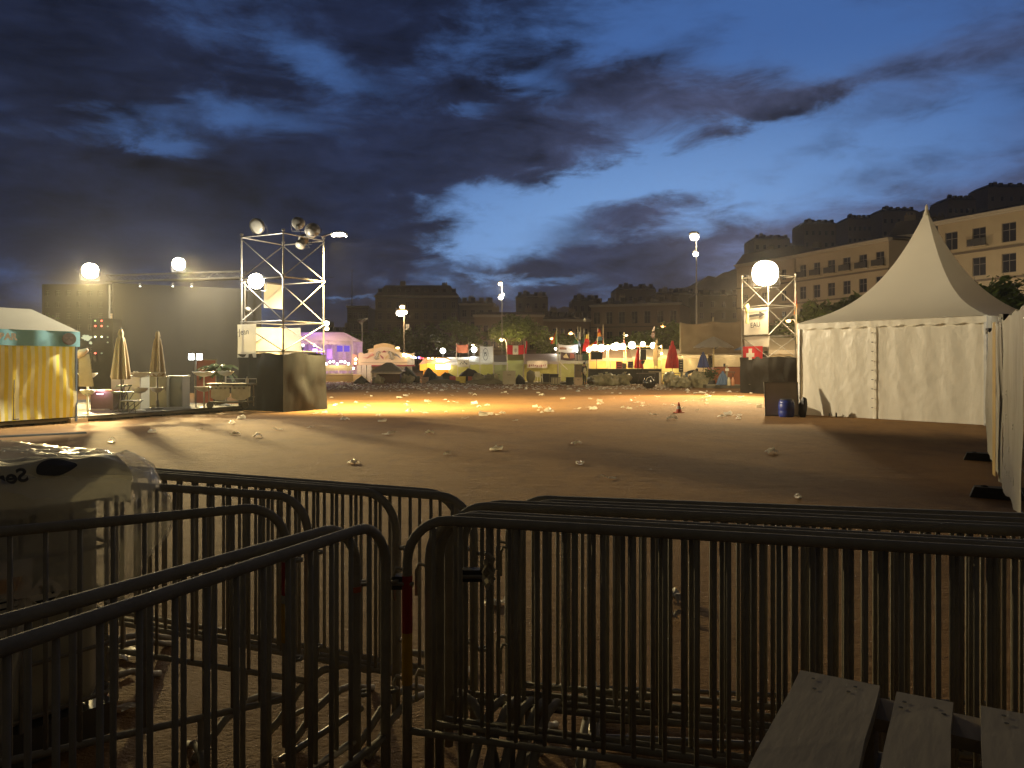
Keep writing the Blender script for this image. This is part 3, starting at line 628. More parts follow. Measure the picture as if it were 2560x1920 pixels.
for rot_, off in ((90, (SD, 0)), (180, (SD, SD)), (270, (0, SD))):
    o = MB().grid(wall_fn(SD, rot_ * .1), 40, 20).build('wall', M_tent, tent, True, recalc=False, loc=(*off, 0)); o.rotation_euler[2] = R(rot_)
def scall(u, v):
    x = u * (SD + .1) - .05; return (x, -.075 - .004 * math.sin(x * 14), EV - .02 - v * (.15 + .045 * abs(math.sin(x * math.pi / .55))))
MB().grid(scall, 120, 3).build('valance', M_tent, tent, True, recalc=False)
for x, y in ((0, 0), (SD, 0), (SD, SD), (0, SD)): MB().box((x, y - .03, EV / 2), (.07, .07, EV)).build('post', mat('white aluminium', (.6, .59, .55), .4, .3), tent)
MB().lathe([(.0, .16), (.035, .1), (.05, -.05), (.11, -.22), (.09, -.22)], apx, 12).build('peak_cap', M_roof, tent, True)
zp = MB()
for k in range(9): zp.box((SD * .44 + .03, -.10, .35 + k * .28), (.05, .03, .02))
zp.build('buckle', M_dark, tent)
MB().grid(lambda u, v: (SD * .44 + .02 + u * .10, -.045 - .004 * math.sin(v * 9) * u, .02 + v * (EV - .25)), 2, 30).build('door_flap', M_tent, tent, True, recalc=False)
MB().tube([(SD * .2 - .02, -.09, .0), (SD * .2, -.12, .12)], .02, 5).tube([(SD * .24, -.10, 0), (SD * .24, -.12, .14)], .02, 5).build('peg', M_dark, tent)
# lamp at the right tent corner
t = thing('work_lamp', 'small bright lamp tucked under the right eave corner of the white tent', 'lamp', P(2533, 793, 20.2))
MB().box((0, 0, 0), (.16, .1, .14)).build('housing', M_black, t); MB().box((.16, -.02, .05), (.26, .05, .035), M=Matrix.Rotation(.5, 3, 'Y')).build('tube', E_flood, t)
lamp('corner_light', 'POINT', P(2534, 797, 19.7), 14, WHITE, size=.06)
t = thing('chain', 'coil of loose chain at the right bottom corner of the white tent', 'chain', G(2472, 1068))
m = MB()
for k in range(26): a = k * .7; m.lathe([(.03, -.008), (.04, 0), (.03, .008), (.022, 0), (.03, -.008)], (.03 * math.cos(a) + (.06 * math.cos(a) if k < 8 else 0), .06 * math.sin(a) if k < 8 else -.05, .02 + (.012 * k if k < 8 else .1 + (k - 8) * .045)), 8, axis=(math.cos(a), math.sin(a), .3))
m.build('links', M_galv, t)
# leaning boards and barrels left of the tent
def leaner(name, label, x0, x1, yb, yt, m, d_extra=0, lean=.12, cat='board'):
    a, b = G(x0, yb), G(x1, yb); h = (yb - yt) / F * a.y; t = thing(name, label, cat, a, math.atan2((b - a).y, (b - a).x)); L = (b - a).length
    o = MB().box((L / 2, 0, h / 2), (L, .03, h)).build('panel', m, t); o.rotation_euler[0] = -lean
    e = MB().box((L / 2, 0, .02), (L + .02, .045, .04)).box((L / 2, 0, h - .02), (L + .02, .045, .04)).box((.02, 0, h / 2), (.04, .045, h - .08)).box((L - .02, 0, h / 2), (.04, .045, h - .08)).build('frame', mat('board edge', (.30, .27, .21), .7), t); e.rotation_euler[0] = -lean
    return t
leaner('board', 'tall grey brown board standing behind the blue barrels', 1913, 1998, 1040, 955, mat('worn brown board', (.50, .42, .30), .75, 0, .15, 2))
def barrel(label, x, yb, r, h, col, grp):
    t = thing('barrel', label, 'barrel', G(x, yb), random.random(), grp)
    MB().lathe([(0, 0), (r * .9, 0), (r * .96, .03), (r, h * .12), (r * 1.04, h * .3), (r, h * .34), (r * 1.04, h * .38), (r * 1.04, h * .68), (r, h * .72), (r * 1.03, h * .76), (r * .9, h * .92), (r * .78, h * .95)], n=22).build('body', mat('barrel ' + str(col), col, .35, 0, .1, 4, coat=.3), t, True)
    MB().lathe([(r * .80, h * .93), (r * .86, h * .94), (r * .86, h * .99), (r * .78, h), (0, h)], n=22).build('lid', mat('barrel lid', (.03, .04, .07), .5), t, True)
    MB().lathe([(r * .87, h * .955), (r * .9, h * .965), (r * .87, h * .975)], n=22).build('clamp_ring', M_galv, t, True)
barrel('front blue plastic barrel with a pale rim against the grey brown board', 1966, 1042, .235, .56, (.02, .035, .20), 'blue barrels')
barrel('rear blue plastic barrel half hidden behind the front one', 1947, 1038, .20, .54, (.015, .03, .15), 'blue barrels')
t = thing('sack', 'dark sack slumped at the left foot of the white tent', 'bag', G(2008, 1043)); MB().blob((0, 0, .28), (.13, .12, .34), .25, 2, 10, 8).build('body', M_black, t, True)
# ---------------------------------------------------------------- screened fence at the right edge
M_tarp = mat('dirty white fence tarp', (.27, .255, .21), .6, 0, .10, 1.2, .2, 3, trans=.12)
fa, fb = Vector((8.25, 13.1, 0)), Vector((6.16, 9.45, 0)); fdir = (fb - fa).normalized(); fc = fb + fdir * 2.9; FL = (fb - fa).length
def fence(label, a, b, seed, ztop=2.21):
    L = (b - a).length; t = thing('site_fence', label, 'fence', a, math.atan2((b - a).y, (b - a).x))
    m = MB()
    for x in (.03, L - .03): m.tube([(x, 0, .05), (x, 0, ztop)], .021, 8)
    for z in (.16, ztop - .04): m.tube([(.03, 0, z), (L - .03, 0, z)], .018, 8)
    m.build('frame', M_galv, t, True)
    g = MB()
    for k in range(1, int(L / .2)): g.tube([(k * .2, .0, .16), (k * .2, .0, ztop - .04)], .003, 4, False)
    for k in range(1, 9): g.tube([(.03, 0, .16 + k * .23), (L - .03, 0, .16 + k * .23)], .003, 4, False)
    g.build('mesh', M_galv, t)
    MB().grid(lambda u, v: (-.02 + u * (L + .02), -.035 - .06 * abs(nz3(u * L * .9, v * 1.1, seed)) - .012 * abs(nz3(u * L * 5, v * 2.2, seed + 2)) - .02 * abs(nz3(u * L * 1.5 + v * 2, v * 2 - u * L, seed + 4)), .16 + v * (ztop - .17) + .02 * math.sin(u * 20)), 60, 16).build('tarp', M_tarp, t, True, recalc=False)
    b_ = MB()
    rnd = random.Random(seed)
    for k in range(14):
        x = .3 + (L - .6) * rnd.random(); z = rnd.choice([.55, .85, 1.1, 1.35]) + rnd.uniform(-.05, .05)
        w = rnd.uniform(.05, .16); b_.box((x, -.10, z), (w, .004, .018)); b_.box((x, -.10, z - .035), (w * .6, .004, .014))
    b_.build('faded_print', mat('faded grey print', (.30, .29, .26), .7), t)
    return t, L
t, L = fence('farther tarp covered fence panel with a yellow rust stripe', fa, fb, 2)
MB().grid(lambda u, v: (L * (.80 + .13 * u) + .02 * nz3(v * 3, 0, 2), -.115 - .012 * math.sin(u * 6), .2 + v * 2.02), 4, 16).build('yellow_strip', mat('mustard tarp stripe', (.42, .27, .05), .7, 0, .5, 1.5, stretch=(3, 3, .8)), t, True, recalc=False)
t, L = fence('nearest tarp covered fence panel at the right edge of the picture', fb + fdir * .06, fc, 7)
def block(label, p, s=1.0):
    t = thing('rubber_block', label, 'fence foot', (p.x, p.y, 0), math.atan2(fdir.y, fdir.x) + R(90), 'black fence feet')
    b = MB(); w, d, h = .72 * s, .24, .13
    b.add([(-w / 2, -d / 2, 0), (w / 2, -d / 2, 0), (w / 2, d / 2, 0), (-w / 2, d / 2, 0), (-w / 2 + .05, -d / 2 + .02, h), (w / 2 - .05, -d / 2 + .02, h), (w / 2 - .05, d / 2 - .02, h), (-w / 2 + .05, d / 2 - .02, h)], [(0, 3, 2, 1), (4, 5, 6, 7), (0, 1, 5, 4), (1, 2, 6, 5), (2, 3, 7, 6), (3, 0, 4, 7)])
    for k in (-.2, .2): b.lathe([(.04, 0), (.04, .02), (.025, .02)], (k * s, 0, h - .005), 10)
    b.build('block', mat('black rubber', (.02, .02, .018), .9, 0, .3, 9, .3), t)
block('black rubber foot under the far end of the tarp fence', fa + Vector((-.05, .0, 0))); block('black rubber foot under the joint of the two fence panels', fb + Vector((-.05, 0, 0)))
for i, (p, z, lab) in enumerate(((fa + fdir * .35, 2.17, 'black clamp on top of the farther fence panel'), (fb + fdir * .02, 2.19, 'black clamp where the two fence panels meet'))):
    t = thing('fence_clamp', lab, 'clamp', (p.x, p.y, z)); MB().box((-.045, 0, .05), (.07, .08, .10)).box((.045, 0, .05), (.07, .08, .10)).build('jaw', M_black, t); MB().tube([(-.09, 0, .05), (.09, 0, .05)], .012, 6).build('bolt', M_galv, t)

# ---------------------------------------------------------------- left: deck, striped bar tent, parasols, bowls
ed0, ed1 = G(-60, 1074), G(640, 1024); edv = (ed1 - ed0).normalized(); edn = Vector((-edv.y, edv.x, 0))       # deck front edge runs away from us
DZ = .17
dk = thing('timber_deck', 'long low dark timber deck along the left side of the square', 'deck', ed0, math.atan2(edv.y, edv.x)); DL = (ed1 - ed0).length
m = MB(); nb = 26
for k in range(nb): m.box((DL / 2, .12 + k * .36, DZ - .02), (DL, .345, .04))
m.build('decking', mat('grimy deck boards', (.055, .05, .04), .8, 0, .3, 2, .2, 20, stretch=(.3, 4, 4)), dk)
MB().box((DL / 2, 0.0, DZ - .075), (DL, .05, .07)).build('fascia', mat('pale deck edge', (.20, .18, .14), .8, 0, .3, 3), dk)
m = MB()
for k in range(16): m.box((.4 + k * (DL - .8) / 15, .35, .045), (.12, .6, .09))
m.build('bearer', mat('dark timber bearer', (.05, .045, .035), .9), dk)
MB().box((DL * .28, -.05, .06), (.5, .2, .12)).build('packing_block', mat('pale plywood', (.42, .30, .15), .7, 0, .15, 3), dk)
# bar tent
bc = G(190, 1040, .2); rz = math.atan2(edv.y, edv.x); bt = thing('bar_tent', 'yellow and white striped bar tent with a pale blue BAR sign', 'tent', (bc.x, bc.y, 0), rz)
# local: x along the front (negative = towards us/left), y = to the back
def strip_mat():
    m = bpy.data.materials.new('yellow striped tarp'); m.use_nodes = True; n = m.node_tree.nodes; l = m.node_tree.links; b = n['Principled BSDF']
    t = n.new('ShaderNodeTexCoord'); s = n.new('ShaderNodeSeparateXYZ'); l.new(t.outputs['Object'], s.inputs[0])
    a = n.new('ShaderNodeMath'); a.operation = 'MULTIPLY'; a.inputs[1].default_value = 2 * math.pi / .19; l.new(s.outputs[0], a.inputs[0])
    q = n.new('ShaderNodeMath'); q.operation = 'SINE'; l.new(a.outputs[0], q.inputs[0]); r = n.new('ShaderNodeMapRange'); r.inputs['From Min'].default_value = -.2; r.inputs['From Max'].default_value = .2; l.new(q.outputs[0], r.inputs['Value'])
    x = n.new('ShaderNodeMix'); x.data_type = 'RGBA'; x.inputs[6].default_value = (.76, .72, .50, 1); x.inputs[7].default_value = (.78, .63, .07, 1); l.new(r.outputs[0], x.inputs[0]); l.new(x.outputs[2], b.inputs['Base Color']); b.inputs['Roughness'].default_value = .5
    tr = n.new('ShaderNodeBsdfTranslucent'); l.new(x.outputs[2], tr.inputs[0]); ms = n.new('ShaderNodeMixShader'); ms.inputs[0].default_value = .35; l.new(b.outputs[0], ms.inputs[1]); l.new(tr.outputs[0], ms.inputs[2]); l.new(ms.outputs[0], n['Material Output'].inputs[0]); return m
M_str = strip_mat(); BL, BD, BZ = 6.0, 3.0, 2.12
def bwall(L, seed): return lambda u, v: (-u * L, .07 * nz3(u * L * 1.2, v * 2, seed) + .02 * nz3(u * L * 5 + v * 3, v * 2.5, seed + 3) + .03 * abs(nz3(u * L * 2 + v * 3, v * 2 - u * 3, seed + 5)), .18 + v * (BZ - .12))
MB().grid(bwall(BL, 2), 120, 24).build('front_wall', M_str, bt, True, recalc=False)
o = MB().grid(bwall(BD, 5), 30, 10).build('side_wall', M_str, bt, True, recalc=False); o.rotation_euler[2] = R(-90)
o = MB().grid(bwall(BD, 6), 30, 10).build('side_wall', M_str, bt, True, recalc=False, loc=(-BL, 0, 0)); o.rotation_euler[2] = R(-90)
MB().grid(lambda u, v: (-u * BL, BD, .18 + v * (BZ - .1)), 20, 4).build('back_wall', M_str, bt, True, recalc=False)
M_blue = mat('pale blue valance', (.17, .47, .60), .6, 0, .08, 2, trans=.12); VZ = 2.56
MB().grid(lambda u, v: (.05 - u * (BL + .1), -.10 - .012 * math.sin(u * 40), VZ - .42 + v * .42 + .003 * math.sin(u * 60) * (1 - v)), 60, 4).build('valance', M_blue, bt, True, recalc=False)
MB().grid(lambda u, v: (.05, -.10 + u * (BD + .2), VZ - .42 + v * .42), 8, 3).build('side_valance', M_blue, bt, recalc=False)
M_can = mat('grey tent canopy', (.27, .26, .23), .7, 0, .07, 1.5, trans=.15); RZ = 3.22; r0, r1 = (-.35, BD / 2, RZ), (-BL + .35, BD / 2, RZ)
rf = MB(); rf.add([(.05, -.1, VZ), (-BL - .05, -.1, VZ), (-BL - .05, BD + .1, VZ), (.05, BD + .1, VZ), r0, r1], [(0, 1, 5, 4), (2, 3, 4, 5), (3, 0, 4), (1, 2, 5)]); rf.build('canopy', M_can, bt)
for x in (0, -BL / 2, -BL):
    for y_ in (0, BD): MB().box((x + .0, y_, VZ / 2 + .05), (.05, .05, VZ)).build('post', mat('blue grey post', (.10, .16, .28), .5), bt)
text('lettering', 'BAR', .235, mat('off white print', (.62, .58, .48), .7), bt, (-1.90, -.150, VZ - .20), (R(90), 0, 0), bold=.012)
em = MB(); em.add([(-.28 + .20 * math.cos(a), -.135, VZ - .21 + .17 * math.sin(a)) for a in [k * math.pi / 12 for k in range(24)]], [tuple(range(24))]); em.build('emblem', mat('dark brown emblem', (.07, .045, .04), .7), bt)
em = MB()
for k, (x, z, w) in enumerate(((-.36, .03, .05), (-.22, .035, .05), (-.29, -.03, .03), (-.29, -.09, .09))): em.add([(x + w * math.cos(a), -.139, VZ - .21 + z + w * .55 * math.sin(a)) for a in [q * math.pi / 5 for q in range(10)]], [tuple(range(10))])
em.build('emblem_detail', mat('brown emblem tone', (.12, .075, .065), .7), bt)
MB().tube([(-1.72, -.06, .2), (-1.70, -.07, 1.25)], .012, 5).tube([(-1.70, -.06, .22), (-1.58, -.06, .22)], .014, 5).build('zip', M_dark, bt)
t = thing('rolled_tarp', 'rolled pinkish tarp tied at the right end of the striped tent', 'tarp', P(203, 884, 21.9)); MB().tube([(-.12, 0, -.1), (0, 0, .02), (.16, .05, .12)], [.06, .12, .05], 8).build('roll', mat('pinkish tarp', (.34, .24, .18), .7), t, True)
MB().poly([(-.1, .05, 0), (.2, .05, 0), (.34, .05, -.95), (-.1, .05, -.95)]).build('flap', mat('grey brown flap', (.16, .13, .11), .8), t, recalc=False)
# closed parasols
def closed_parasol(label, x, ytop, ybot, d, col, group=None, w=1.0, base=.2, z0=0.0, name='closed_parasol'):
    b = P(x, HY, d); b.z = z0; t = thing(name, label, 'parasol', b, random.random() * 6, group); zt = H0 + (HY - ytop) / F * d - z0; zb = H0 + (HY - ybot) / F * d - z0
    MB().tube([(0, 0, 0), (0, 0, zt + .05)], .022, 6).build('pole', M_dark, t); s = MB()
    def fn(u, v):
        a = u * 2 * math.pi; q = v; r = (.05 + .20 * q ** .75 * w) * (1 + .22 * math.sin(a * 8) * min(1, q * 3)) * (1 if q < .97 else .9); r *= (.72 if .10 < q < .16 else 1)
        return (r * math.cos(a) * (1 + .1 * nz3(q * 3, 0, x)), r * math.sin(a), zt - q * (zt - zb))
    s.grid(fn, 64, 22).build('canopy', mat('parasol ' + str(col), col, .8, 0, .1, 3, trans=.15), t, True, recalc=False)
    MB().lathe([(0, 0), (base, 0), (base, .05), (.05, .08), (.04, .3)], n=12).build('base', M_dark, t, True)
TAN = (.30, .23, .13)
closed_parasol('closed tan parasol standing just right of the striped tent', 302, 824, 948, 23.6, TAN, 'closed tan parasols on the deck', 1.0, z0=DZ)
closed_parasol('narrower closed tan parasol behind the white bowls', 394, 829, 942, 24.8, TAN, 'closed tan parasols on the deck', .82, z0=DZ)
# two tier bowl stands
def bowl_stand(label, x, yb, d, r=.28, upper=True, lower=True, tilt=0, hh=(1.22, .72)):
    b = P(x, HY, d); b.z = DZ; t = thing('bowl_stand', label, 'bowl stand', b, 0, 'white two tier bowl stands'); M_b = mat('white enamel', (.62, .60, .52), .3, 0, .05, 4, coat=.4)
    MB().tube([(0, 0, 0), (0, 0, hh[0] - .1)], .03, 8).lathe([(0, 0), (.17, 0), (.17, .02), (.04, .05)], n=12).build('stem', mat('white painted steel', (.55, .53, .46), .5), t, True)
    for on, z, k in ((upper, hh[0], 1.25), (lower, hh[1], 1.0)):
        if on: MB().lathe([(.04, z - .17), (r * k * .6, z - .13), (r * k * .92, z - .04), (r * k, z), (r * k * .93, z), (r * k * .55, z - .09), (0, z - .11)], n=22).build('bowl', M_b, t, True)
    if upper:
        m = MB(); rnd = random.Random(x)
        for k in range(7): a = rnd.random() * 6.28; q = r * .8 * rnd.random() ** .5 * 1.2; hgt = rnd.uniform(.05, .13); m.lathe([(.03, hh[0] - .09), (.035, hh[0] - .09 + hgt)], (q * math.cos(a), q * math.sin(a), 0), 8)
        m.build('cup', mat('clear cups', (.75, .73, .65), .15, 0, .1, 5, alpha=.6), t, True)
    return t
bowl_stand('white bowl stand partly behind the striped tent', 219, 1010, 22.6, .22)
bowl_stand('white bowl stand with glassware in front of the pale cabinets', 350, 1010, 24.2, .26)
bowl_stand('white bowl stand right of the one with glassware', 392, 1010, 24.8, .22)
bowl_stand('white bowl stand before the red board', 510, 1010, 25.6, .30)
bowl_stand('white bowl stand nearest the scaffold tower', 564, 1010, 27.4, .24)
def onP(x, d, z=DZ): p = P(x, HY, d); p.z = z; return p
def cabinet(label, x0, x1, ytop, d, col, doors=1, name='cabinet', depth=.6):
    a = onP(x0, d); w = (x1 - x0) / F * d; h = H0 + (HY - ytop) / F * d - DZ; t = thing(name, label, 'cabinet', a)
    m_ = mat('cabinet ' + str(col), col, .5, 0, .08, 2); MB().box((w / 2, depth / 2, h / 2), (w, depth, h)).build('body', m_, t)
    MB().box((w / 2, depth / 2 - .01, h + .02), (w + .05, depth + .06, .04)).build('top', mat('pale worktop', (.20, .19, .16), .5), t)
    for k in range(doors):
        q = w / doors; MB().box((q * (k + .5), -.012, h * .5), (q - .04, .02, h - .1)).build('door', m_, t); MB().box((q * (k + .88), -.04, h * .62), (.02, .03, .12)).build('handle', M_dark, t)
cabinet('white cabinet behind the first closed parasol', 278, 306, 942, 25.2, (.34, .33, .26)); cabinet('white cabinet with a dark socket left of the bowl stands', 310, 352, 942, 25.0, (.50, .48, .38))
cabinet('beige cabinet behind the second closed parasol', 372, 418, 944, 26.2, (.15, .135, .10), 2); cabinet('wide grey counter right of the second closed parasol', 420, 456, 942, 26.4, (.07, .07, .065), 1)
leaner('red_board', 'rusty red board with a faint pale mark standing on the deck', 486, 540, 1010, 898, mat('rusty red board', (.36, .085, .05), .7, 0, .2, 3), lean=.04)
t = thing('work_lamp', 'twin white work lamp above the red board', 'lamp', onP(490, 26.2)); z = H0 + (HY - 892) / F * 26.2 - DZ
MB().tube([(0, 0, 0), (0, 0, z)], .02, 6).build('pole', M_dark, t)
for s in (-1, 1): MB().box((s * .14, -.05, z), (.17, .05, .2)).build('lens', E_cool, t); MB().box((s * .14, 0, z), (.2, .06, .24)).build('housing', M_black, t)
lamp('work_light', 'POINT', onP(490, 25.9, z + DZ), 30, (1, .97, .8), size=.1)
# field kitchen trolley
p = onP(513, 25.3); w = 112 / F * 25.3; t = thing('buffet_trolley', 'long wheeled buffet trolley with two pale front panels beside the tower', 'trolley', p)
MB().box((w / 2, .35, .80), (w, .7, .07)).build('top', mat('dark steel top', (.12, .11, .09), .4, .5), t)
for k in range(2): MB().prism([(.2 + k * .68, -.03, .74), (.82 + k * .68, -.03, .74), (.82 + k * .68, -.03, .40), (.74 + k * .68, -.03, .36), (.62 + k * .68, -.03, .28), (.36 + k * .68, -.03, .28), (.2 + k * .68, -.03, .36)], (0, 1, 0), .03).build('panel', mat('pale enamel panel', (.52, .50, .40), .45), t)
for k in range(8): MB().lathe([(0, -.02), (.03, -.02), (.03, .02)], (.22 + k * .155, -.05, .68), 8, axis=(0, -1, 0)).build('knob', M_black, t)
MB().box((w / 2, .35, .2), (w - .2, .6, .05)).build('shelf', mat('dark steel top', (.12, .11, .09)), t)
for x in (.1, w - .1):
    for y_ in (.06, .64): MB().tube([(x, y_, .05), (x, y_, .78)], .02, 6).build('leg', M_galv, t)
for x in (.16, w - .16): MB().lathe([(.0, -.03), (.11, -.03), (.12, 0), (.11, .03), (0, .03)], (x, .0, .12), 16, axis=(0, 1, 0)).build('wheel', M_black, t, True)
MB().tube([(w * .3, .65, .84), (w * .3, .65, .98), (w, .65, .98), (w, .65, .84)], .014, 6).build('rail', M_galv, t)
t = thing('gas_bottle', 'small white bottle on the right end of the buffet trolley', 'bottle', onP(618, 25.5, DZ + .84)); MB().lathe([(0, 0), (.05, 0), (.055, .12), (.02, .18), (.02, .22), (0, .22)], n=10).build('body', mat('white enamel', (.6, .6, .52), .3), t, True)
# palm in a pot
t = thing('palm', 'bushy palm with drooping fronds behind the buffet trolley', 'palm', onP(550, 28.2)); MB().lathe([(0, 0), (.22, 0), (.3, .45), (.26, .45), (0, .42)], n=14).build('pot', mat('dark pot', (.06, .05, .04), .7), t, True)
MB().tube([(0, 0, .4), (.03, 0, 1.3)], [.06, .04], 6).build('trunk', mat('palm bark', (.1, .07, .04), .9), t)
m = MB(); rnd = random.Random(5)
for k in range(26):
    a = k * 2.4; Lf = rnd.uniform(.5, .85); e = rnd.uniform(.1, 1.1); pts = [Vector((math.cos(a) * Lf * s * math.cos(e * (1 - s)), math.sin(a) * Lf * s * math.cos(e * (1 - s)), 1.3 + Lf * (math.sin(e) * s - .9 * s * s * .8))) for s in [q / 7 for q in range(8)]]
    for i in range(1, 8):
        for sd in (-1, 1):
            s_ = Vector((-math.sin(a), math.cos(a), 0)) * sd * (.16 - .012 * i); m.poly([pts[i - 1], pts[i], pts[i] + s_ + Vector((0, 0, -.07)), pts[i - 1] + s_ * .9 + Vector((0, 0, -.05))])
m.build('frond', mat('palm green', (.05, .08, .03), .6, trans=.2), t, recalc=False)
# folding benches
def folding_table(label, x0, x1, d, z, col, grp=None, z0=DZ, tilt=0.0, dep=.5, cat='table', name='folding_table'):
    a = onP(x0, d, z0); w = (x1 - x0) / F * d; t = thing(name, label, cat, a, tilt, grp); MB().box((w / 2, dep / 2, z), (w, dep, .04)).build('top', mat('board ' + str(col), col, .6), t)
    for x in (.12, w - .12):
        MB().tube([(x - .1, .05, 0), (x + .1, dep - .05, z - .02)], .014, 5).tube([(x - .1, dep - .05, 0), (x + .1, .05, z - .02)], .014, 5).build('leg', M_dark, t)
folding_table('dark folding table before the first closed parasol', 276, 318, 23.0, .62, (.03, .035, .03)); folding_table('small dark folding bench tipped beside the white cabinet', 300, 336, 22.6, .38, (.05, .05, .045), tilt=-.1)
folding_table('green folding chair seat between the parasol and cabinet', 290, 310, 23.8, .80, (.03, .10, .04), cat='chair', name='folding_chair')
# lit bar counter glimpsed between the tent and the cabinets
a = onP(226, 24.5); w = 56 / F * 24.5; t = thing('lit_counter', 'pink glowing bar counter between the striped tent and the white cabinets', 'counter', a)
MB().box((w / 2, .3, .30), (w, .6, .6)).build('body', mat('dark red counter', (.05, .025, .03), .4), t); MB().box((w / 2, .25, .63), (w + .05, .7, .04)).build('top', mat('polished red top', (.35, .12, .10), .15, 0, .1, 3, coat=.6), t)
MB().box((w * .45, -.03, .52), (.2, .02, .03)).build('light_strip', emis('pink light strip', (1, .45, .62), 8), t); MB().box((w * .5, -.2, .02), (w * .8, .3, .04)).build('foot_rail', M_galv, t)
lamp('counter_light', 'POINT', a + Vector((w * .45, -.25, .62)), 16, (1, .5, .6), size=.1)
t = thing('globe_lamp', 'glowing round lamp at the right foot of the striped tent', 'lamp', onP(220, 23.2, H0 + (HY - 948) / F * 23.2)); MB().blob((0, 0, 0), .11, 0, 1, 14, 10, False).build('globe', emis('globe glow', (1, .82, .6), 14), t, True); MB().tube([(0, 0, -.1), (0, 0, DZ - t.location.z + DZ * 0)], .015, 6).build('stem', M_dark, t)
lamp('globe_light', 'POINT', t.location + Vector((0, -.25, 0)), 16, (1, .7, .45), size=.1)
# LED indicators of the stage racks in the dark and pale blobs that glow by themselves
def rack(label, x0, x1, y0, y1, d, dots):
    a = P(x0, y1, d); w = (x1 - x0) / F * d; h = (y1 - y0) / F * d; t = thing('equipment_rack', label, 'equipment rack', (a.x, a.y, 0), 0)
    MB().box((w / 2, .4, (a.z + h) / 2), (w, .8, a.z + h)).build('body', mat('matt black rack', (.018, .018, .016), .7), t)
    for x, y, c in dots:
        q = P(x, y, d) - Vector((a.x, a.y, 0)); MB().blob((q.x, -.03, q.z), (.045, .03, .035), 0, 1, 8, 6, False).build('indicator', emis('led ' + c, {'r': (1, .12, .08), 'g': (.6, .8, .35), 'y': (.9, .9, .55), 'd': (.4, .5, .35)}[c], {'r': 5, 'g': 2, 'y': 5, 'd': .7}[c]), t)
rack('tall black equipment rack with red and green lights behind the parasols', 230, 282, 796, 930, 34, [(239, 802, 'g'), (255, 802, 'r'), (239, 815, 'r'), (255, 815, 'r'), (270, 816, 'd'), (239, 842, 'y'), (255, 842, 'y'), (270, 843, 'd'), (270, 856, 'd'), (239, 883, 'r'), (255, 883, 'd')])
t = thing('sign', 'small pale glowing shape in the dark right of the BAR sign', 'sign', P(204, 838, 30)); MB().blob((.2, 0, -.1), (.18, .05, .10), .5, 3, 10, 8, False, 2).blob((.36, 0, -.30), (.06, .04, .05), .3, 3, 8, 6, False).build('plate', emis('dim blob glow', (.75, .8, .5), .8), t)
MB().tube([(.2, .08, -.2), (.2, .08, -1.6 - 1.1)], .03, 5).build('pole', M_dark, t)
# ---------------------------------------------------------------- purple lit marquee
def X0(x, d, z=0.0): p = P(x, HY, d); p.z = z; return p
def hz(y, d): return H0 + (HY - y) / F * d
MAR = mat('pink white marquee roof', (.60, .50, .47), .55, 0, .06, 1, trans=.4)
d = 70; a = X0(722, d); w = 158 / F * d; he, hr = hz(852, d), hz(828, d)
t = thing('marquee', 'white marquee glowing pink and purple on a timber terrace right of the tower', 'marquee', a)
r = MB(); D_ = 5; r.add([(-.1, -.1, he), (w + .1, -.1, he), (w + .1, D_, he), (-.1, D_, he), (.2, D_ / 2, hr), (w - 1.3, D_ / 2, hr)], [(0, 1, 5, 4), (2, 3, 4, 5), (3, 0, 4), (1, 2, 5)]); r.build('roof', MAR, t)
MB().grid(lambda u, v: (-.1 + u * (w + .2), -.13 - .02 * math.sin(u * 60), he - .32 * v - .03 * abs(math.sin(u * 50)) * v), 60, 2).build('valance', MAR, t, recalc=False)
MB().grid(lambda u, v: (u * w, D_ - .1 + .06 * math.sin(u * 50), .5 + v * (he - .5)), 60, 2).build('back_wall', mat('violet lit wall cloth', (.50, .40, .55), .6, trans=.3), t, recalc=False)
for x in (0, w * .5, w): MB().box((x, 0, he / 2), (.08, .08, he)).build('post', mat('white aluminium', (.6, .59, .55), .4, .3), t)
MB().box((w / 2, 2.2, .30), (w + .4, 5.2, .6)).build('terrace', mat('terrace timber', (.40, .28, .12), .7, 0, .15, 2, stretch=(.3, 3, 3)), t)
MB().box((w * .60, .3, 1.25), (w * .75, .5, .5)).build('counter', mat('cream counter front', (.62, .55, .38), .5), t)
for k in range(3): MB().box((w * (.30 + .12 * k), 2.6, 2.55), (.5, .1, 1.0)).build('curtain', mat('violet curtain', (.18, .10, .42), .6), t)
for k in range(2): MB().box((w * (.80 + .11 * k), .2, he - .72), (.52, .03, .55)).build('window', emis('blue violet window', (.20, .12, .75), .9), t)
m = MB()
for k in range(9): m.blob((w * (.42 + .06 * k), 1.2, 1.75 + .14 * math.sin(k * 2.2)), .11, 0, 1, 8, 6, False)
m.build('lamp_cluster', emis('hot white bar lamps', (1, .9, .85), 12), t, True)
for k in range(3): MB().blob((w * (.05 + .18 * k), -.1, he - .42), .09, 0, 1, 8, 6, False).build('bulb', E_flood, t, True)
for k in range(7): MB().box((w * (.05 + k * .15), -.4, 1.0), (.04, .04, .8)).build('fence_post', mat('cream rail', (.5, .42, .25), .6), t)
MB().box((w / 2, -.4, 1.4), (w, .05, .06)).box((w / 2, -.4, .68), (w + .3, .12, .12)).build('rail', mat('cream rail', (.5, .42, .25), .6), t)
lamp('marquee_light', 'POINT', a + Vector((w * .6, .9, 2.3)), 380, (1, .62, .62), size=.3); lamp('marquee_light', 'POINT', a + Vector((w * .3, 2.4, 3.1)), 330, (.55, .28, 1), size=.3)
lamp('marquee_light', 'POINT', a + Vector((w * .75, -1.2, 2.0)), 200, (1, .78, .45), size=.3)
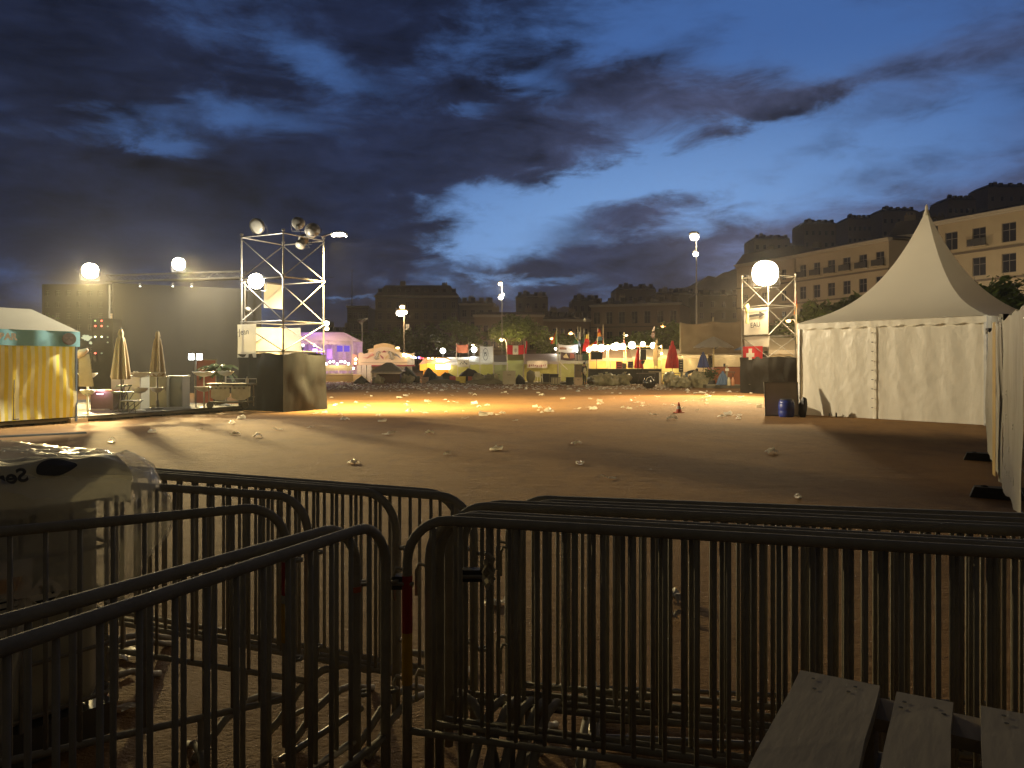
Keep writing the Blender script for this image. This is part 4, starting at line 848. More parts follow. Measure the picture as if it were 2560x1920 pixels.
# ---------------------------------------------------------------- ornate fairground facade
d = 74; a = X0(884, d); k_ = d / F
t = thing('fairground_facade', 'cream fairground stall front with a curved scroll top and painted ornaments', 'fairground stall', a)
def q(x, y): return ((x - 884) * k_, 0, hz(y, d))
CRM = mat('cream painted board', (.52, .42, .27), .6, 0, .08, 1.5); BRN = mat('grey green ornament', (.26, .25, .19), .6); MAR_ = mat('maroon paint', (.22, .03, .04), .6); PNK = mat('salmon paint', (.50, .24, .17), .6)
out = [(896, 914), (896, 884), (901, 880), (909, 885), (918, 883), (927, 879), (934, 872), (941, 868), (962, 865), (983, 868), (990, 872), (997, 878), (1006, 883), (1012, 882), (1020, 883), (1028, 884), (1035, 882), (1035, 912)]
MB().prism([q(*p) for p in out], (0, 1, 0), .25).build('board', CRM, t)
m = MB(); m.grid(lambda u, v: (q(935 + 52 * u, 0)[0], -.18, hz(873 - 9 * v - 6 * math.sin(math.pi * u), d)), 20, 2)
m.build('banner_scroll', mat('ochre scroll', (.50, .36, .16), .6), t, recalc=False)
for pts in ([(935, 871), (935, 879), (920, 881), (923, 877), (918, 873)], [(987, 871), (987, 879), (1001, 881), (999, 877), (1004, 873)]): MB().prism([(lambda p: (p[0], -.10, p[2]))(q(*p)) for p in pts], (0, 1, 0), .06).build('scroll_tail', mat('ochre scroll', (.50, .36, .16), .6), t)
MB().prism([(p[0], -.10, p[2]) for p in (q(961, 876), (q(967, 881)), q(954, 881))], (0, 1, 0), .05).build('ornament', MAR_, t)
for s in (-1, 1):
    MB().tube([(q(961 + s * x, y)[0], -.12, q(0, y)[2]) for x, y in ((9, 883), (13, 880), (17, 884), (18, 891), (24, 896), (20, 898), (12, 896))], [.06, .12, .16, .16, .12, .1, .04], 6).build('scroll', BRN, t)
    MB().tube([(q(961 + s * x, y)[0], -.12, q(0, y)[2]) for x, y in ((27, 886), (34, 889), (42, 895), (52, 894))], [.14, .10, .06, .03], 6).build('ribbon', PNK if s < 0 else mat('grey blue ornament', (.20, .20, .22), .6), t)
    MB().prism([(q(x, y)[0], -.12, q(x, y)[2]) for x, y in ((961 + s * 2, 899), (961 + s * 2, 893), (961 + s * 11, 886), (961 + s * 8, 893))], (0, 1, 0), .05).build('ornament', MAR_ if s < 0 else mat('ochre scroll', (.5, .36, .16)), t)
MB().box(((151 * .5) * k_ + .1, -.15, hz(914, d)), (151 * k_, .5, .12)).build('awning_edge', MAR_, t)
MB().box(((151 * .5) * k_ + .1, -.12, hz(906, d)), (120 * k_, .03, .05)).build('moulding', BRN, t)
MB().box(((151 * .5) * k_ + .1, .8, hz(914, d) / 2), (130 * k_, .1, hz(914, d))).build('stall_wall', mat('dim cream wall', (.34, .30, .20), .7), t)
for x in (900, 912, 925): MB().box(((x - 884) * k_, -.3, .75), (11 * k_, .3, 1.5)).build('cabinet', mat('pale fridge', (.50, .48, .36), .5), t)
MB().prism([q(878, 912), q(878, 884), q(893, 888), q(893, 912)], (0, 1, 0), .2).build('side_panel', PNK, t)
MB().prism([q(1018, 912), q(1018, 896), q(1034, 892), q(1034, 912)], (0, -1, 0), .1).build('side_panel', mat('pale grey panel', (.42, .42, .35), .6), t)
m = MB()
for x, y, r in ((1011, 887, .16), (1016, 889, .15), (891, 898, .12), (890, 908, .1), (880, 920, .09), (885, 921, .1)): p = q(x, y); m.blob((p[0], -.3, p[2]), r, 0, 1, 8, 6, False)
m.build('bulb', E_warm, t, True); lamp('stall_light', 'POINT', a + Vector((2.5, -2.2, 2.6)), 130, (1, .75, .5), size=.2); lamp('stall_light', 'POINT', a + Vector((5.0, -2.0, 2.2)), 60, (1, .75, .5), size=.2)
# string of coloured bulbs towards the orange booth
def festoon(label, pts, d, cols, r=.12, sag=.25, posts=True, per=1, group=None):
    a = X0(pts[0][0], d); t = thing('string_lights', label, 'string lights', a, 0, group); P3 = [P(x, y, d) - a for x, y in pts]; cab = []
    for i in range(len(P3) - 1):
        for s in range(4): f = s / 4; cab.append(P3[i].lerp(P3[i + 1], f) + Vector((0, 0, .06 - sag * math.sin(math.pi * f) * .3)))
    cab.append(P3[-1]); MB().tube(cab, .02, 4).build('cable', M_black, t)
    for i, p in enumerate(P3): c = cols[i % len(cols)]; MB().blob(p, r * (.8 + .4 * ((i * 7) % 3) / 2), 0, 1, 8, 6, False).build('bulb', c, t, True)
    return t
EB = emis('blue bulb', (.25, .3, 1), 6); ER = emis('red bulb', (1, .08, .12), 5); EW = emis('white bulb', (1, .9, .75), 12)
festoon('string of white, blue and red bulbs sagging from the fairground facade to the orange booth', [(1023, 889), (1028, 892), (1034, 893), (1039, 894), (1047, 894), (1051, 895), (1058, 896), (1071, 896), (1081, 897), (1091, 897)], 72, [EW, EW, E_warm, EW, EB, ER, ER, E_warm, E_warm, E_warm], .09)
def lit_mast(label, x, y, yb, d, em, r, e=0, col=WHITE, name='work_lamp', cat='lamp', base=0.0):
    a = X0(x, d); t = thing(name, label, cat, a); z = hz(y, d); MB().tube([(0, .15, base), (0, .15, z)], .035, 5).build('pole', M_dark, t); MB().blob((0, 0, z), r, 0, 1, 12, 8, False).build('globe', em, t, True)
    MB().box((0, .2, z), (r * 1.6, .1, r * 1.4)).build('housing', M_black, t)
    if e: lamp('mast_light', 'POINT', a + Vector((0, -.5, z - .1)), e, col, size=.2)
lit_mast('bright white globe lamp above the orange booth', 1107, 877, 950, 74, E_cool, .26, 420, (1, .97, .85)); lit_mast('bright white globe lamp left of the round emblem banner', 1185, 874, 950, 74, E_cool, .27, 420, (1, .97, .85))
lit_mast('small white lamp left of the green and red flag pole', 1389, 872, 950, 72, EW, .12, 60)
# orange lit booth
d = 72; a = X0(1046, d); w = 76 / F * d
t = thing('food_booth', 'orange glowing food booth with a pink pitched roof under the white globe', 'stall', a)
MB().add([(.6, 0, hz(896, d)), (w, 0, hz(896, d)), (w + .2, -.6, hz(908, d)), (.9, -.6, hz(908, d)), (0, 0, hz(912, d))], [(0, 1, 2, 3), (0, 3, 4)]).build('roof', mat('pink stall roof', (.5, .33, .24), .6, trans=.3), t)
MB().box((w * .55, .9, 1.1), (w * .85, .1, 2.2)).build('back_wall', mat('orange stall wall', (.62, .33, .06), .6), t)
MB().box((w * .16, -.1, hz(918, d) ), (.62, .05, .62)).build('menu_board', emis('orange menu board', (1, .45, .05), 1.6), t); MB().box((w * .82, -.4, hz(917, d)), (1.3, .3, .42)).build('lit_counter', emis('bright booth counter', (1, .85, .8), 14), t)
MB().blob((w * .80, -.35, hz(901, d)), (.55, .15, .17), .4, 2, 10, 6, False).build('lit_sign', emis('orange white booth sign', (1, .62, .3), 10), t); MB().box((w * .6, -.3, .62), (w * .8, .5, .9)).build('counter', mat('orange stall wall', (.62, .33, .06), .6), t)
lamp('booth_light', 'POINT', a + Vector((w * .6, -1.2, 1.9)), 240, (1, .6, .22), size=.2); lamp('booth_light', 'POINT', a + Vector((w * .4, .4, 1.7)), 90, (1, .55, .15), size=.2)
# ---------------------------------------------------------------- long row of stalls with yellow green side sheets
def stall(label, x0, x1, yr, ye, d, wallc, roofc, wn_, lit=0, col=(1, .85, .5), wob=.08, zlow=0.0, grp='closed white stalls along the far side'):
    a = X0(x0, d); w = (x1 - x0) / F * d; t = thing('market_stall', label, 'market stall', a, 0, grp); ze, zr = hz(ye, d), hz(yr, d)
    MB().grid(lambda u, v: (-.05 + u * (w + .1), -.15 + v * 1.6, ze + (zr - ze) * v - .05 * abs(math.sin(u * math.pi * max(1, round(w / 2.5)))) * (1 - v)), 24, 4).build('roof', mat('stall roof %s' % str(roofc), roofc, .6, 0, .06, 1, trans=.3), t, recalc=False)
    MB().grid(lambda u, v: (-.05 + u * (w + .1), 1.45 + v * 1.5, zr - (zr - ze) * v), 4, 2).build('roof', _mats['stall roof %s' % str(roofc)], t, recalc=False)
    MB().grid(lambda u, v: (u * w, wob * nz3(u * w * 1.3, v * 2.5, x0) + wob * .8 * abs(nz3(u * w * 1.0 + v * 2, v * 1.2 - u * w * .8, x0 + 5)), zlow + v * (ze - zlow)), max(12, int(w * 8)), 12).build('side_sheet', mat(wn_, wallc, .6, 0, .14, 1.0, trans=.35), t, recalc=False)
    MB().grid(lambda u, v: (-.05 + u * (w + .1), -.18, ze + .02 - v * .22 - .05 * abs(math.sin(u * w * 5)) * v), max(12, int(w * 6)), 1).build('valance', _mats['stall roof %s' % str(roofc)], t, recalc=False)
    n = max(2, round(w / 2.5) + 1)
    for i in range(n): MB().box((w * i / (n - 1), -.06, ze / 2), (.06, .06, ze)).build('post', mat('stall post', (.28, .25, .18), .6), t)
    if lit: lamp('stall_light', 'POINT', a + Vector((w / 2, -1.6, ze - .1)), lit, col, size=.25)
    return t
YG, GW, RW = (.46, .44, .10), (.44, .43, .26), (.50, .48, .42)
stall('closed stall with yellow green sheets right of the orange booth', 1116, 1174, 893, 907, 72, YG, RW, 'yellow green sheet', 35, (1, 1, .8))
stall('closed stall below the round emblem banner', 1175, 1234, 891, 905, 71, YG, RW, 'yellow green sheet', 30, (1, 1, .8))
stall('closed stall with a plain pale front left of the red white red flag', 1235, 1268, 888, 906, 71, (.34, .36, .16), (.44, .42, .40), 'olive sheet', 25)
stall('tall closed stall under the red white red flag', 1269, 1308, 886, 902, 70, (.36, .38, .14), (.34, .36, .14), 'olive sheet', 30)
stall('long closed stall with a sagging lettered front sheet', 1310, 1394, 884, 904, 70, (.50, .44, .12), (.46, .38, .36), 'mustard sheet', 60, (1, .8, .45), .14)
stall('closed stall behind the dark triangle banner', 1396, 1470, 886, 903, 70, (.44, .42, .14), (.48, .44, .36), 'mustard green sheet', 60, (1, .85, .5))
stall('warmly lit stall behind the black counter', 1472, 1580, 872, 896, 66, (.70, .50, .14), (.50, .36, .26), 'amber sheet', 260, (1, .70, .28))
stall('brightly lit stall with yellow sheets right of the loudspeaker', 1581, 1652, 872, 893, 66, (.72, .60, .20), (.62, .52, .38), 'bright yellow sheet', 300, (1, .78, .36), .16)
stall('bright yellow stall behind the closed red parasol', 1654, 1704, 872, 890, 64, (.76, .66, .26), (.66, .58, .42), 'lemon sheet', 170, (1, .8, .4))
stall('white sheeted stall under the brown screen', 1706, 1768, 884, 888, 62, (.66, .56, .36), (.6, .5, .34), 'cream sheet', 130, (1, .78, .42), .18)
stall('white sheeted stall right of the parasol post under the brown screen', 1784, 1860, 884, 888, 60, (.66, .56, .38), (.6, .5, .34), 'cream sheet b', 110, (1, .78, .42), .22)
stall('pale cluttered stall right of the EAU tower', 1922, 2000, 842, 876, 47, (.50, .40, .24), (.52, .44, .32), 'tan sheet', 60, (1, .75, .45), .2)
t, L, H = hang('banner', 'sagging white sheet with worn red letters on the long stall', 'banner', X0(1318, 69.4), X0(1368, 69.4), hz(920, 69.4), hz(902, 69.4), mat('off white sheet', (.5, .42, .34), .7, trans=.2), .08, seed=4)
m = MB()
for k in range(9): m.box((.2 + k * .18, -.12, .22 + .04 * math.sin(k)), (.10 - .02 * (k % 3), .01, .12 if k % 2 else .2))
m.build('worn_print', mat('worn maroon print', (.22, .05, .07), .7), t)
# banners and flags over the stalls
def two_pole_banner(name, label, x0, x1, yt, yb, d, mt, cat='banner', pole=4, seed=0, amp=.03, dark=False):
    a = X0(x0, d); t = thing(name, label, cat, a); w = (x1 - x0) / F * d; z0, z1 = hz(yb, d), hz(yt, d)
    for x in (0, w): MB().tube([(x, .05, 0), (x, .05, z1 + pole * d / F)], .03, 5).build('pole', mat('banner pole', (.45, .38, .28), .5), t)
    MB().grid(lambda u, v: (u * w, amp * 3 * nz3(u * w * 1.5, v * 2, seed), z0 + v * (z1 - z0) - .07 * math.sin(math.pi * u)), 20, 8).build('cloth', mt, t, recalc=False)
    return t, w, z0, z1
def swatch(t, name, pts, m, y=-.14): MB().prism([(x, y, z) for x, z in pts], (0, 1, 0), .01).build(name, m, t)
two_pole_banner('banner', 'dull orange brown banner on two thin poles', 1141, 1171, 861, 881, 72.5, mat('orange brown cloth', (.32, .10, .05), .7, trans=.3))
t, w, z0, z1 = two_pole_banner('banner', 'lower cream banner with small dark marks on the stall front', 1144, 1172, 899, 916, 70.3, mat('cream banner cloth', (.46, .40, .28), .7, trans=.2))
m = MB()
for x, z, s in ((.25, .2, .08), (.35, .32, .06), (.5, .22, .08), (.62, .34, .1), (.74, .25, .08), (.85, .2, .1)): m.box((x, -.08, z0 + z * 1.2), (s, .01, s * 1.4))
m.build('print', M_ink, t)
t, w, z0, z1 = two_pole_banner('banner', 'white banner with a black oval emblem', 1200, 1233, 865, 905, 70.6, mat('grey white banner', (.56, .55, .50), .7, trans=.3)); cx_, cz_ = w * .42, (z0 + z1) / 2 - .03
ring = MB(); ring.grid(lambda u, v: (cx_ + (.22 + .035 * v) * math.cos(u * 6.2832), -.14, cz_ + (.52 + .05 * v) * math.sin(u * 6.2832)), 28, 1); ring.build('emblem_ring', M_ink, t, recalc=False)
m = MB(); m.tube([(cx_ - .08, -.14, cz_ - .2), (cx_ - .08, -.14, cz_ + .2), (cx_ - .01, -.14, cz_ + .2), (cx_ - .02, -.14, cz_ + .02)], .03, 5).tube([(cx_ + .1, -.14, cz_ + .2), (cx_ + .03, -.14, cz_ + .12), (cx_ + .1, -.14, cz_), (cx_ + .05, -.14, cz_ - .18)], .03, 5); m.build('emblem_mark', M_ink, t)
t, w, z0, z1 = two_pole_banner('flag', 'wide red white red flag stretched between two poles', 1268, 1310, 862, 885, 70, M_red, 'flag', pole=17)
swatch(t, 'white_stripe', [(w * .33, z0 - .05), (w * .66, z0 - .05), (w * .66, z1 - .07), (w * .33, z1 - .07)], mat('white flag cloth', (.6, .56, .48), .7)); swatch(t, 'crest', [(w * .43, z0 + .22), (w * .5, z0 + .14), (w * .57, z0 + .22), (w * .57, z0 + .5), (w * .43, z0 + .5)], mat('grey crest', (.36, .30, .28), .7), -.16)
t = thing('flag', 'small red and white flag hanging from the right pole of the wide flag', 'flag', X0(1312, 69.8)); z = hz(853, 69.8)
MB().grid(lambda u, v: (.02 + u * .2 * (1 - v * .2) + .03 * math.sin(v * 5), .06 * math.sin(u * 6), z - v * 1.15), 6, 8).build('cloth', M_red, t, recalc=False); MB().grid(lambda u, v: (.02 + u * .06, -.02, z - v * .6), 2, 3).build('stripe', mat('white flag cloth', (.6, .56, .48)), t, recalc=False)
t, w, z0, z1 = two_pole_banner('banner', 'bright white banner with a faded red brown print', 1396, 1446, 861, 880, 68, mat('bright white banner', (.74, .70, .62), .6, trans=.3)); swatch(t, 'faded_print', [(w * .05, z0 + .22), (w * .4, z0 + .2), (w * .4, z0 + .38), (w * .2, z0 + .44), (w * .05, z0 + .42)], mat('faded brown print', (.30, .15, .08), .7)); lamp('banner_light', 'POINT', X0(1441, 67.3, hz(866, 67)), 40, (.9, .93, 1), size=.1)
t = thing('work_lamp', 'white lamp clipped to the bright white banner', 'lamp', X0(1444, 67.6, hz(877, 67.6))); MB().blob((0, 0, 0), .14, 0, 1, 10, 6, False).build('bulb', E_cool, t, True); MB().tube([(0, .1, -.2), (0, .1, -.9)], .02, 5).build('cable', M_black, t)
t, w, z0, z1 = two_pole_banner('banner', 'dark banner with a pale triangular shape', 1402, 1438, 880, 899, 67.6, mat('dark brown banner', (.09, .05, .045), .7), pole=0); swatch(t, 'triangle', [(w * .16, z0 + .28), (w * .2, z0 + .16), (w * .55, z0 + .12), (w * .38, z0 + .56)], mat('pale gold print', (.62, .50, .28), .6)); swatch(t, 'print', [(w * .62, z0 + .1), (w * .96, z0 + .14), (w * .9, z0 + .5), (w * .66, z0 + .6)], mat('rusty print', (.34, .10, .06), .6))
# hanging flags on staffs : (x pole, y top, y foot, d, side, width px, drop px, colour bands top to bottom or along, label)
FC = dict(g=(.05, .28, .07), r=(.55, .03, .03), w=(.58, .55, .47), k=(.05, .05, .045), y=(.62, .48, .10), b=(.10, .22, .30), o=(.60, .22, .03), dg=(.04, .14, .05))
def flagm(c): return mat('flag cloth ' + c, FC[c], .65, 0, .08, 3, trans=.3)
def staff_flag(label, x, yt, yb, d, side, wpx, y0, y1, bands, swing=.6, grp='flags on staffs above the stalls', vertical=True):
    a = X0(x, d, max(0, hz(yb, d))); t = thing('flag', label, 'flag', a, 0, grp); s = d / F
    MB().tube([(0, 0, 0), (side * .05, 0, (yb - yt) * s)], .028, 6).build('staff', mat('pale staff', (.55, .48, .32), .5), t)
    zt, zb = hz(y0, d) - a.z, hz(y1, d) - a.z; n = len(bands); w = wpx * s
    for i, c in enumerate(bands):
        def fn(u, v, i=i):
            uu = (i + u) / n
            if vertical: x_ = side * w * uu * (.35 + .65 * v); z_ = zt + (zb - zt) * (v * (1 - uu * .25) + uu * .30 * (1 if swing > 0 else 0) * (1 - v * .2))
            else: x_ = side * w * (u) * (.4 + .6 * ((i + v) / n)); z_ = zt + (zb - zt) * (i + v) / n
            return (x_, .10 * math.sin(uu * 9 + v * 3), z_)
        MB().grid(fn, 6, 10).build('band', flagm(c), t, recalc=False)
    return t
staff_flag('drooping flag in green, yellow and red on the tallest pale pole', 1393, 819, 905, 67.5, -1, 17, 823, 860, 'gyr')
t = thing('guy_strut', 'pale slanting strut at the foot of the green and red flag pole', 'strut', X0(1396, 67.4)); MB().tube([(0, 0, hz(903, 67.4)), (.8, 0, hz(924, 67.4))], .05, 6).build('tube', mat('pale staff', (.55, .48, .32), .5), t)
t = staff_flag('green flag with a yellow edged dark disc hanging left of its staff', 1446, 816, 890, 68.5, -1, 13, 829, 858, ['dg', 'dg']); MB().blob((-.25, -.16, hz(842, 68.5) - t.location.z), (.10, .02, .20), 0, 1, 12, 8, False).build('disc', mat('dark blue disc', (.03, .05, .12), .6), t, True); MB().tube([(-.42, -.17, hz(836, 68.5) - t.location.z), (-.25, -.17, hz(846, 68.5) - t.location.z), (-.05, -.17, hz(852, 68.5) - t.location.z)], .03, 4).build('edge', flagm('y'), t)
staff_flag('white and black flag on a pale staff', 1452, 818, 900, 67.2, -1, 9, 830, 885, ['w', 'k', 'k'], vertical=False)
staff_flag('small plain green flag behind the red crossed flag', 1461, 822, 870, 68.4, -1, 7, 832, 856, ['dg'])
t = staff_flag('bright red flag with a pale cross drooping left', 1473, 830, 900, 66.6, -1, 18, 836, 878, ['y', 'r', 'r', 'r'], vertical=False); MB().box((-.42, -.16, hz(856, 66.6)), (.1, .02, .34)).box((-.42, -.165, hz(856, 66.6)), (.28, .02, .1)).build('cross', flagm('w'), t)
staff_flag('orange and red flag hanging under the blue and red one', 1494, 846, 900, 67.4, -1, 20, 850, 864, ['r', 'r', 'o'])
staff_flag('pointed flag in red, green and light blue', 1493, 819, 905, 67, 1, 14, 822, 851, ['r', 'o', 'b'], vertical=False)
staff_flag('narrow dark red flag on a tall staff', 1509, 811, 905, 66.8, -1, 6, 822, 905, ['r'])
staff_flag('long red flag hanging right of its white staff', 1559, 830, 925, 64, 1, 9, 842, 880, ['r', 'r'])
staff_flag('orange and red flag between the EAU tower and the white tent', 1992, 728, 860, 44, -1, 9, 734, 786, ['r', 'o'], vertical=False)
def feather(label, x, yt, yb, d, wpx, c, top=None):
    a = X0(x, d); t = thing('feather_banner', label, 'banner', a, 0); s = d / F; zt, zb = hz(yt, d), hz(yb, d)
    MB().tube([(.05, 0, 0), (.05, 0, zb), (.12, 0, (zb + zt) / 2), (0, 0, zt)], .02, 5).build('pole', M_dark, t)
    MB().grid(lambda u, v: (.1 - wpx * s * (1 - u) * (math.sin(math.pi * min(.98, v * .75 + .22)) ** .8), .05 * math.sin(v * 8), zb + (zt - zb) * v), 6, 14).build('cloth', mat('feather ' + str(c), c, .6, 0, .1, 2, trans=.3), t, recalc=False)
    if top: MB().grid(lambda u, v: (.1 - wpx * s * .8 * (1 - u) * math.sin(math.pi * min(1, v * .6 + .35)), .02, zt - .5 + .75 * v), 4, 6).build('top_print', mat('white tip print', (.6, .5, .45), .6), t, recalc=False)
feather('tall tan feather banner with a dark tip in the lit stall', 1641, 846, 915, 62, 12, (.40, .30, .16)); feather('dark feather tip with a white mark high above the lit stall', 1634, 823, 846, 63.5, 9, (.10, .06, .05), top=True)
closed_parasol('closed red parasol left of the black loudspeaker', 1597, 866, 921, 62, (.55, .03, .03), 'closed red parasols', 1.5, z0=0)
closed_parasol('large closed red parasol beside the yellow stall', 1681, 852, 921, 60, (.60, .03, .03), 'closed red parasols', 2.2, z0=0)
closed_parasol('closed blue parasol before the cream sheet', 1758, 880, 919, 57, (.06, .10, .35), None, 1.6, z0=0)
# festoon lights of the counter
fl = [(1472, 874), (1487, 869), (1503, 870), (1519, 869), (1534, 867), (1541, 866), (1548, 867), (1557, 866), (1580, 863), (1607, 860), (1633, 864)]
festoon('row of large glowing bulbs strung above the black counter', fl, 63, [emis('hot festoon bulb', (1, .84, .52), 16)], .26)
lamp('festoon_light', 'POINT', X0(1500, 62.3, hz(874, 62)), 330, (1, .72, .34), size=.3); lamp('festoon_light', 'POINT', X0(1550, 62.3, hz(874, 62)), 330, (1, .72, .34), size=.3); lamp('festoon_light', 'POINT', X0(1610, 62.3, hz(874, 62)), 330, (1, .74, .38), size=.3)
festoon('short string of small bulbs at the right end of the lit stall', [(1640, 868), (1652, 866), (1654, 884)], 62.6, [E_warm], .07)
t = thing('gantry', 'pale wooden frame holding the string lights over the black counter', 'frame', X0(1474, 63)); s = 63 / F
for x, y in ((1474, 876), (1517, 862), (1521, 862), (1564, 870), (1654, 862)): MB().box(((x - 1474) * s, 0, hz(y, 63) / 2), (.09, .09, hz(y, 63))).build('post', mat('lit pale timber', (.58, .45, .20), .6), t)
MB().box((90 * s, .02, hz(866, 63)), (182 * s, .06, .08)).build('beam', mat('lit pale timber', (.58, .45, .20), .6), t)
# black counter fence
t = thing('counter', 'long black covered counter under the string lights', 'counter', X0(1473, 61)); w = 180 / F * 61; h = hz(923, 61)
MB().grid(lambda u, v: (u * w, .03 * nz3(u * 22, v * 2, 1), .02 + v * (h - .02)), 60, 8).build('front', mat('black counter cloth', (.03, .028, .022), .7, 0, .3, 1), t, recalc=False); MB().box((w / 2, .35, h + .02), (w + .1, .8, .05)).build('top', mat('dark counter top', (.16, .11, .06), .4), t)
for k in range(7): MB().box((w * k / 6, .03, h / 2), (.05, .05, h)).build('post', M_dark, t)
MB().grid(lambda u, v: (u * w, .75, .02 + v * (h - .02)), 4, 2).build('back', mat('black counter cloth', (.03, .028, .022)), t, recalc=False)
def screen(label, x0, x1, y0, y1, d, col=(.03, .035, .035)):
    a = X0(x0, d, hz(y1, d)); w = (x1 - x0) / F * d; h = (y1 - y0) / F * d; t = thing('tv_screen', label, 'screen', a); MB().box((w / 2, .05, h / 2), (w, .08, h)).build('case', M_black, t); MB().box((w / 2, 0, h / 2), (w - .08, .02, h - .08)).build('panel', mat('screen ' + str(col), col, .15, 0, .3, 3), t)
    MB().tube([(w / 2, .12, 0), (w / 2, .12, -a.z)], .03, 5).build('stand', M_dark, t)
screen('wide dark screen between the posts of the lit stall', 1478, 1506, 880, 899, 61.8); screen('smaller green black screen left of the wide dark screen', 1456, 1472, 884, 901, 62.5, (.03, .06, .04))
t = thing('loudspeaker', 'black loudspeaker on a stand beside the lit stall', 'loudspeaker', X0(1607, 60.4)); MB().box((0, 0, hz(887, 60.4)), (.46, .38, .82)).build('cabinet', M_black, t); MB().box((0, -.2, hz(887, 60.4)), (.40, .02, .76)).build('grille', mat('speaker grille', (.04, .045, .045), .6), t)
MB().tube([(0, 0, .9), (0, 0, hz(900, 60.4))], .03, 6).build('pole', M_dark, t); MB().lathe([(.0, hz(910, 60.4)), (.14, hz(909, 60.4)), (.16, hz(902, 60.4)), (0, hz(901, 60.4))], n=10).build('horn', M_dark, t)
for i, (x0, x1, y0, y1, c, lab) in enumerate([(1541, 1555, 904, 922, (.48, .05, .04), 'red drinks crate stack on the black counter'), (1570, 1583, 904, 920, (.12, .05, .06), 'dark maroon fridge in the lit stall'), (1556, 1566, 908, 922, (.22, .14, .08), 'small brown box on the black counter')]):
    a = X0(x0, 62, hz(y1, 62)); w = (x1 - x0) / F * 62; h = (y1 - y0) / F * 62; t = thing('crate', lab, 'crate', a)
    MB().box((w / 2, .2, h / 2), (w, .4, h)).build('body', mat('crate ' + str(c), c, .5), t)
    for k in range(3): MB().box((w / 2, -.005, h * (k + .5) / 3), (w * .8, .02, h * .12)).build('slot', M_black, t)
# ---------------------------------------------------------------- brown screen, open parasol and red container to the right
d = 64; t = thing('screen', 'huge brown mesh screen stretched on poles left of the EAU tower', 'screen', X0(1701, d)); w = 161 / F * d
def bs(u, v): zt = hz(807, d) + (hz(800, d) - hz(807, d)) * u - .18 * math.sin(math.pi * ((u * 2) % 1)); zb = hz(888, d); return (u * w, .05 * math.sin(u * 9) + .12 * nz3(u * 5, v * 3, 4), zb + (zt - zb) * v)
MB().grid(bs, 50, 14).build('cloth', mat('brown shade mesh', (.18, .135, .08), .8, 0, .4, .5, trans=.3), t, recalc=False)
for x, y in ((1702, 806), (1784, 792), (1861, 798)): MB().tube([((x - 1701) / F * d, .1, 0), ((x - 1701) / F * d, .1, hz(y, d))], .07, 6).build('post', mat('grey brown post', (.26, .22, .15), .7), t)
d = 56; t = thing('open_parasol', 'wide open grey parasol in front of the brown screen', 'parasol', X0(1784, d)); zt, zb = hz(842, d), hz(869, d); wr = 48 / F * d
MB().grid(lambda u, v: ((.04 + wr * v) * math.cos(u * 6.2832) * (1 + .03 * math.cos(u * 50)), (.04 + wr * v) * math.sin(u * 6.2832), zt - (zt - zb) * (v ** 1.25 * .85 + .15 * v) + .04 * math.cos(u * 50.265) * v), 48, 8).build('canopy', mat('grey parasol cloth', (.34, .31, .27), .8, 0, .06, 1, trans=.15), t, recalc=False)
MB().tube([(0, 0, 0), (0, 0, zt)], .06, 8).build('pole', mat('lit pale timber', (.58, .45, .20), .6), t); MB().box((0, 0, .1), (.9, .9, .2)).build('base', M_dark, t)
for k in range(8): a_ = k * math.pi / 4; MB().tube([(.05, 0, zt - .9), (wr * .55 * math.cos(a_), wr * .55 * math.sin(a_), zt - .50)], .015, 4).build('rib', M_dark, t)
t = thing('tarp', 'folded blue tarp tied to the brown screen near the EAU tower', 'tarp', X0(1836, 55)); MB().grid(lambda u, v: (u * .85, .1 * math.sin(u * 5), hz(876, 55) + .05 * u - .12 * u * 0 + v * (.06 + .32 * u)), 12, 4).build('cloth', mat('blue tarp', (.06, .11, .24), .6), t, recalc=False)
d = 54; t = thing('shipping_container', 'rust red container with corrugated sides beside the EAU tower', 'container', X0(1785, d)); w = 74 / F * d; h = hz(918, d)
m = MB(); nn = 28
for k in range(nn): x = w * (k + .5) / nn; m.box((x, .0 if k % 2 else .03, h / 2 + .06), (w / nn, .04, h - .14))
m.build('wall', mat('rust red paint', (.34, .10, .04), .6, 0, .2, 2), t); MB().box((w / 2, 1.0, h / 2), (w - .02, 1.9, h - .02)).build('body', mat('rust red paint', (.34, .10, .04)), t)
MB().box((w / 2, -.02, h), (w, .08, .08)).box((w / 2, -.02, .08), (w, .08, .1)).build('rail', mat('dark red frame', (.24, .06, .03), .6), t)
t = thing('low_platform', 'low grey platform in front of the rust red container', 'platform', X0(1766, 51)); w = 86 / F * 51; MB().box((w / 2, .6, .12), (w, 1.2, .24)).build('top', mat('dark platform', (.10, .09, .07), .7), t); MB().box((w / 2, -.01, .22), (w, .03, .05)).build('edge', mat('pale platform edge', (.35, .32, .24), .6), t)
closed_parasol('low blue cloth covered stand before the rust red container', 1807, 928, 962, 49.5, (.08, .14, .26), None, 1.7, z0=.24, name='covered_stand')
folding_table('grey brown folding table before the rust red container', 1810, 1838, 49.8, .86, (.16, .13, .09), z0=.24)
t = thing('lamp_stand', 'grey post with a small white sign before the rust red container', 'post', X0(1817, 49.4, .24)); MB().tube([(0, 0, 0), (0, 0, 1.3)], .06, 6).build('pole', mat('grey brown post', (.26, .22, .15)), t); MB().box((0, -.08, 1.02), (.24, .02, .16)).build('sign', mat('white card', (.62, .58, .48), .6), t); MB().box((-.16, 0, 1.32), (.12, .1, .2)).build('box', M_black, t)
